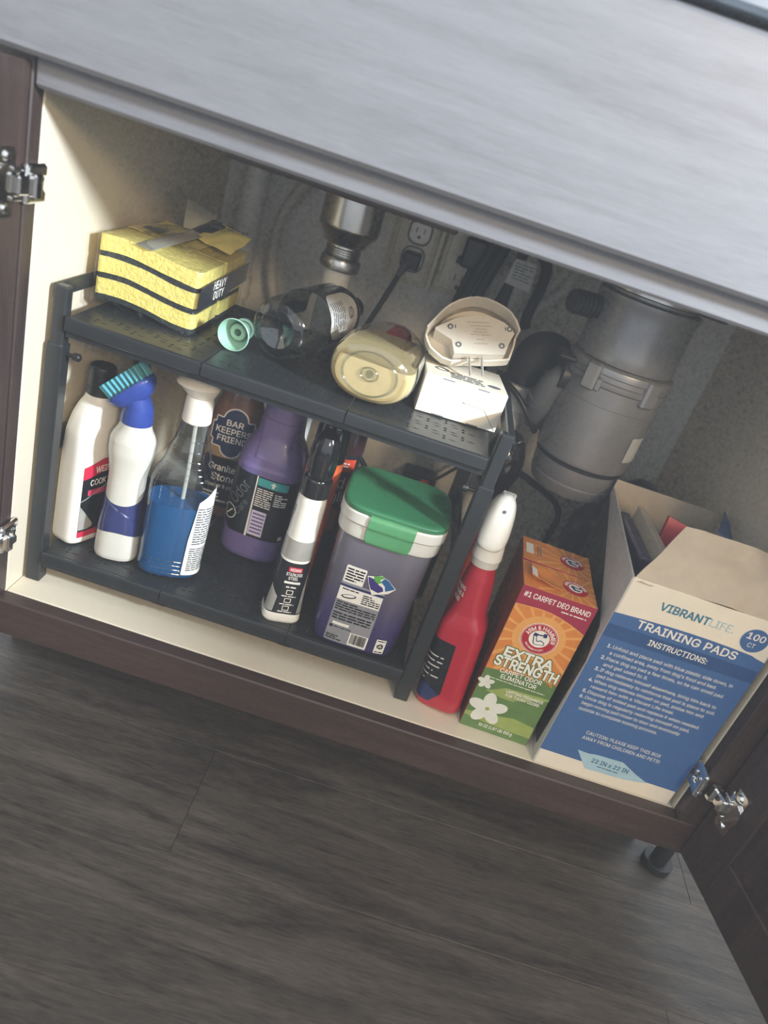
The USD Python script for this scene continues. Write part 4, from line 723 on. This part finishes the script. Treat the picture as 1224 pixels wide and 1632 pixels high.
# ============================================================ plumbing and wires
gd = thing('garbage_disposal', 'large grey cylindrical garbage disposal hanging under the sink on the right', 'garbage disposal', (.6480, .304, 0))
R = .0650
part('upper_chamber', lathe([(0, .438), (.0650, .438), (.0665, .446), (.0658, .452), (.0652, .500), (.0668, .512), (.0680, .5150), (.0680, .5200), (.0660, .5215), (.0600, .5225), (.0600, .526), (0, .526)], 72), 'disposal_grey', gd)
part('mount_ring', lathe([(.040, .5262), (.0650, .5262), (.0672, .5275), (.0672, .5330), (.0640, .5345), (.0560, .5480), (.040, .552), (.040, .5262)], 72), 'steel', gd, label='shiny steel mounting ring')
part('ring_lug', [box(.050, .086, -.050, -.030, .5265, .5335, .002)], 'disposal_dark', gd)
part('clamp_band', lathe([(.060, .409), (.0705, .409), (.0715, .4105), (.0715, .4165), (.0690, .418), (.0690, .424), (.0715, .4255), (.0715, .4330), (.0700, .4352), (.0670, .437), (.060, .437), (.060, .409)], 72), 'disposal_grey', gd)
for a in (-62, -128, 40):
    ca, sa = math.cos(math.radians(a)), math.sin(math.radians(a)); A = axes([-sa, ca, 0], [ca, sa, 0], [0, 0, 1]); A[:, 0] *= -1
    part('clamp_lug', [xf(box(-.010, .010, -.004, .008, .400, .4365, .003), A, (.0690*ca, .0690*sa, 0)), xf(box(-.016, -.009, -.004, .004, .402, .420, .002), A, (.0690*ca, .0690*sa, 0))], 'disposal_grey', gd)
part('motor_body', lathe([(0, .294), (.0600, .294), (.0640, .2965), (.0660, .302), (.0672, .384), (.0678, .3845), (.0680, .3855), (.0685, .408), (0, .408)], 72), 'disposal_grey', gd)
part('seam', lathe([(.0600, .2900), (.0625, .2900), (.0625, .2942), (.0600, .2942), (.0600, .2900)], 72), 'rubber', gd)
part('base_cap', lathe([(0, .246), (.050, .246), (.0545, .248), (.0575, .256), (.0590, .262), (.0590, .2640), (.0575, .2650), (.0600, .270), (.0615, .2895), (.058, .2905), (0, .2905)], 72), 'disposal_grey', gd)
part('inlet', [rod((-.060, -.012, .494), (-.100, -.030, .494), .0145, 28)] + [between(lathe([(.0145, -.001), (.0158, 0), (.0145, .001), (.0145, -.001)]), (-.060-.040*t, -.012-.018*t, .494), (-.1, -.03, .494)) for t in (.25, .4, .55, .7, .85)][:5], 'disposal_dark', gd, label='threaded dishwasher inlet stub')
part('outlet_flange', [rod((-.050, -.004, .398), (-.076, -.008, .398), .022, 32), box(-.088, -.062, -.030, .010, .4205, .4290, .003)], 'disposal_dark', gd)
part('discharge_elbow', [tube([(-.060, -.006, .394), (-.072, -.004, .386), (-.0785, .002, .362), (-.078, .014, .338), (-.073, .034, .320), (-.062, .066, .312)], .0185, 34, 24), tube([(-.079, .0045, .357), (-.0792, .009, .348)], .0214, 4, 24, False)], 'pvc_grey', gd, label='grey discharge elbow')
tg = part('rating_label', shape(Wrap(Loft([(0, .0674, .0674, 2), (.4, .0674, .0674, 2)]), .045, .32), rrect(0, 0, .035, .036, .002), .0004), 'tag_paper', gd)
bt_ = thing('rubber_elbow', 'black rubber elbow pipe between the plug-in device and the grey disposal', 'pipe', (.5400, .3640, .36))
part('elbow', tube([(.042, .020, .036), (.028, .008, .045), (.010, .0, .043), (.0005, .0, .022), (.0, .0, -.006)], [.024, .027, .028, .026, .025], 34, 28), 'rubber', bt_)
part('clamp', [tube([(0, 0, .002), (0, 0, -.006)], .0262, 3, 28, False)], 'black', bt_)
pv = thing('white_drain_pipe', 'white plastic drain pipe running down from the black rubber elbow', 'pipe', (.5400, .3640, .3535))
part('pipe', lathe([(0, -.30), (.0185, -.30), (.0185, -.002), (0, -.002)]), 'pvc', pv); part('coupling', [lathe([(0, -.040), (.0235, -.040), (.0250, -.038), (.0250, -.006), (.0235, -.003), (0, -.003)]), box(-.026, -.018, -.012, .012, -.038, -.012, .003)], 'pvc', pv)
sdn = thing('sink_drain', 'steel sink strainer with slip nut and white tailpiece above the lying bottles', 'drain', (.2440, .335, -.006))
part('strainer', lathe([(0, .4660), (.0270, .4660), (.0290, .4690), (.0330, .4760), (.0400, .4860), (.0410, .4900), (.0410, .5250), (.0430, .5270), (.0430, .560), (0, .560)]), 'steel', sdn, label='steel strainer cup')
part('thread', [lathe([(0, .4510), (.0235, .4510), (.0235, .4665), (0, .4665)])] + [lathe([(.0234, z-.0012), (.0246, z), (.0234, z+.0012), (.0234, z-.0012)]) for z in (.4525, .4555, .4585, .4615)], 'steel', sdn)
part('slip_nut', lathe([(0, .4330), (.0255, .4330), (.0275, .4350), (.0280, .4400), (.0275, .4470), (.0255, .4500), (0, .4500)]), 'steel', sdn)
part('tailpiece', lathe([(0, .10), (.0195, .10), (.0195, .4325), (0, .4325)]), 'pvc', sdn, label='white tailpiece pipe')
part('lower_nut', lathe([(0, .255), (.026, .255), (.028, .258), (.028, .282), (.025, .285), (0, .285)]), 'pvc', sdn)
part('trap_arm', tube([(0, 0, .115), (.02, .015, .085), (.09, .04, .080), (.16, .06, .088), (.215, .075, .095)], .0195, 40, 20), 'pvc', sdn)
wp = thing('white_pvc_riser', 'pale plastic riser pipe in the back left corner of the cabinet', 'pipe', (.060, .520, 0))
part('pipe', rod((0, 0, .0008), (0, 0, .56), .020, 28), 'pvc', wp); part('collar', rod((0, 0, .30), (0, 0, .335), .0245, 28), 'pvc', wp)
hz = thing('grey_hose_loop', 'looped pale grey flexible hose against the back panel left of the drain', 'hose', (.17, .535, .42))
part('hose', tube([(.030, -.0, .115), (-.030, 0, .085), (-.062, -.002, .020), (-.060, -.004, -.060), (-.030, -.006, -.130), (.03, -.006, -.17), (.08, .0, -.20)], .0085, 60, 14), 'frost', hz)
wh = thing('white_hose', 'white hose curving down between the paper tag and the disposal', 'hose', (.545, .5, .45))
part('hose', tube([(.036, .045, .10), (.034, .04, .045), (.018, .035, .005), (-.008, .030, -.020), (-.020, .03, -.08)], .0085, 40, 16), 'pvc', wh)
# outlets on the back panel
def outlet(name, label, x, z, w, h, rot=0):
    t = thing(name, label, 'outlet', (x, D-.0004, z)); part('cover_plate', [box(-w/2, w/2, -.012, 0, -h/2, h/2, .003), box(-w/2+.006, w/2-.006, -.018, -.011, -h/2+.006, h/2-.006, .003)], 'plate', t); return t
o1 = outlet('wall_outlet', 'cream duplex outlet box left of the black hoses, one plug in it', .322, .462, .076, .125)
for dz in (.0215, -.0215):
    s = part('socket', xf(ext(ellipse(0, 0, .0175, .0165).intersection(sbox(-.0155, -.02, .0155, .02)), .0025), axes([1, 0, 0], [0, 0, 1], [0, -1, 0]), (0.004, -.0182, dz)), 'white_gloss', o1)
    part('socket_rim', xf(ext(rrect(-.0190, -.0200, .0190, .0200, .014).difference(rrect(-.0172, -.0182, .0172, .0182, .013)), .0035), axes([1, 0, 0], [0, 0, 1], [0, -1, 0]), (0.004, -.0182, dz)), 'pvc_grey', s)
part('slots', xf(ext(unary_union([sbox(-.007, -.002, -.0055, .006), sbox(.0055, -.002, .007, .006), Point(0, -.008).buffer(.0026)]), .0004), axes([1, 0, 0], [0, 0, 1], [0, -1, 0]), (.004, -.0208, .0215)), 'print_grey', o1)
o2 = outlet('wall_outlet', 'cream outlet box behind the thick black hoses with a large black plug', .405, .468, .070, .125)
part('edge_strip', box(-.046, -.038, -.022, 0, -.07, .09, .002), 'plate', o2)
part('screw', rod((.004, -.0185, -.048), (.004, -.0205, -.048), .0035), 'print_grey', o2); part('slots', xf(ext(unary_union([sbox(-.005, -.038, -.0035, -.028), sbox(.0065, -.038, .008, -.028)]), .0004), axes([1, 0, 0], [0, 0, 1], [0, -1, 0]), (0, -.0182, 0)), 'print_grey', o2)
pg = thing('black_plug', 'small black plug with grey strain relief and cord in the left outlet', 'plug', (.326, .545, .4405))
part('plug_body', box(-.014, .014, -.022, .004, -.013, .013, .003), 'black', pg); part('strain_relief', tube([(-.004, -.022, -.004), (-.008, -.028, -.014), (-.012, -.030, -.026)], [.0075, .0065, .005], 12, 14), 'pvc_grey', pg)
part('cord', tube([(-.012, -.030, -.024), (-.024, -.040, -.070), (-.040, -.055, -.125), (-.05, -.070, -.20), (.0, -.09, -.30), (.07, -.10, -.36)], .0044, 60, 12), 'black', pg)
p2 = thing('black_adapter_plug', 'large black adapter plug in the right outlet beside the hoses', 'plug', (.417, .545, .488))
part('adapter_body', [box(-.017, .020, -.030, .0055, -.030, .016, .004), rod((.002, -.014, .014), (.002, -.014, .030), .009), box(-.022, -.010, -.024, -.004, -.028, -.018, .002), box(.014, .026, -.02, 0, -.004, .012, .002)], 'black', p2)
part('cord', tube([(.004, -.012, -.028), (.000, -.016, -.060), (-.012, -.02, -.14), (-.02, -.03, -.22)], .0048, 40, 12), 'black', p2)
for k, (label, o) in enumerate((('left one of two thick black hoses slanting down past the outlets', 0), ('right one of two thick black hoses slanting down past the outlets', .0175))):
    h = thing('black_supply_hose', label, 'hose', (.44+o, .50, .47))
    part('hose', tube([(.010, .0, .09), (.0035, .0, .045), (-.006, -.004, 0), (-.018, -.008, -.065), (-.022, -.012, -.14), (-.01, -.01, -.25)], .0078 if k == 0 else .0086, 50, 16), 'rubber', h)
for k, (label, pts) in enumerate((('thin black hose holding the paper tag', [(.487, .47, .56), (.4835, .47, .50), (.484, .468, .44), (.487, .465, .36), (.49, .46, .24)]), ('thin black hose slanting behind the paper tag', [(.494, .49, .55), (.4835, .485, .47), (.470, .48, .40), (.458, .475, .32), (.45, .47, .22)]), ('black hose looping right of the paper tag', [(.490, .50, .55), (.505, .505, .522), (.524, .505, .508), (.533, .51, .46), (.535, .515, .40)]))):
    c = np.array(pts[0]); h = thing('thin_black_hose', label, 'hose', tuple(c)); part('hose', tube(np.array(pts)-c, (.0062, .0062, .0085)[k], 50, 14), 'rubber', h)
tgp = thing('paper_tag', 'white paper tag hanging on the thin black hose by the disposal', 'tag', (.4935, .452, .4835))
tr_ = part('tag', sheet([(-.021, 0, -.0185), (.020, .002, -.022), (.0170, .004, .0190), (-.0165, .002, .0185)], .0006, bend=.001, seed=21), 'tag_paper', tgp)
part('print', scrib(Flat((-.018, -.0012, -.016), (1, .03, -.03), (0, .06, 1)), .004, .006, .033, .032, 6, 81, .0008, .3), 'print_grey', tr_)
ps = thing('power_strip', 'black power strip with a lit red switch behind the green-lidded tub', 'power strip', (.4655, .5400, .060), None)
part('housing', box(-.040, .022, -.020, .0290, -.030, .034, .004), 'black', ps); part('switch', box(-.006, .009, -.024, -.018, .0125, .0305, .001), 'red_light', ps, label='red rocker switch')
part('cord', tube([(.020, .0, .030), (.035, -.005, .050), (.055, -.010, .075), (.08, -.015, .09)], .003, 30, 10), 'black', ps)
cc = thing('black_cord', 'black cord sagging across the cabinet back below the disposal', 'cord', (.56, .45, .2))  # plain black cord, use unknown
part('cord', tube([(-.05, .02, .055), (-.02, .0, .030), (.02, -.02, .005), (.07, -.03, -.012), (.12, -.01, -.04), (.145, .03, -.09), (.15, .06, -.15)], .0055, 60, 12), 'black', cc)
c2 = thing('black_cord', 'upper black cord running from the rack corner towards the disposal base', 'cord', (.52, .33, .31))  # plain black cord leading to the disposal base
part('cord', tube([(-.01, .0, .045), (.012, -.008, .036), (.034, -.014, .018), (.058, -.012, -.008)], .0042, 40, 12), 'black', c2)
jb = trimesh.creation.icosphere(4, 1.0); v = jb.vertices; v *= (1 + .30*(meshkit.fbm(v*2.5+11, 3)-.5)[:, None]); v[:] = v*[.030, .030, .055]
bp2 = thing('black_pouch', 'crumpled black plastic pouch hanging behind the red bottle\'s white trigger head', 'pouch', (.5480, .2980, .245)); part('pouch', jb, 'black_gloss', bp2, smooth=60)

# ============================================================ added thin haze volume that stands in for lens glare
MATS['haze'] = usdkit.material(stage, '/World/Looks/haze', {'v': ('principled_volume', {'color': (.93, .95, 1.0), 'density': .055, 'anisotropy': 0.0})}, [], volume='v.volume')
hz_ = thing('glare_haze', 'added thin bluish haze standing in for lens glare', 'haze', (0, 0, 0)); tag(hz_, None, None, None, 'stuff')
part('air', trimesh.creation.box(bounds=[[-2.19, -4.4, -.119], [2.95, .69, 2.3]]), 'haze', hz_, smooth=False, kind='stuff')
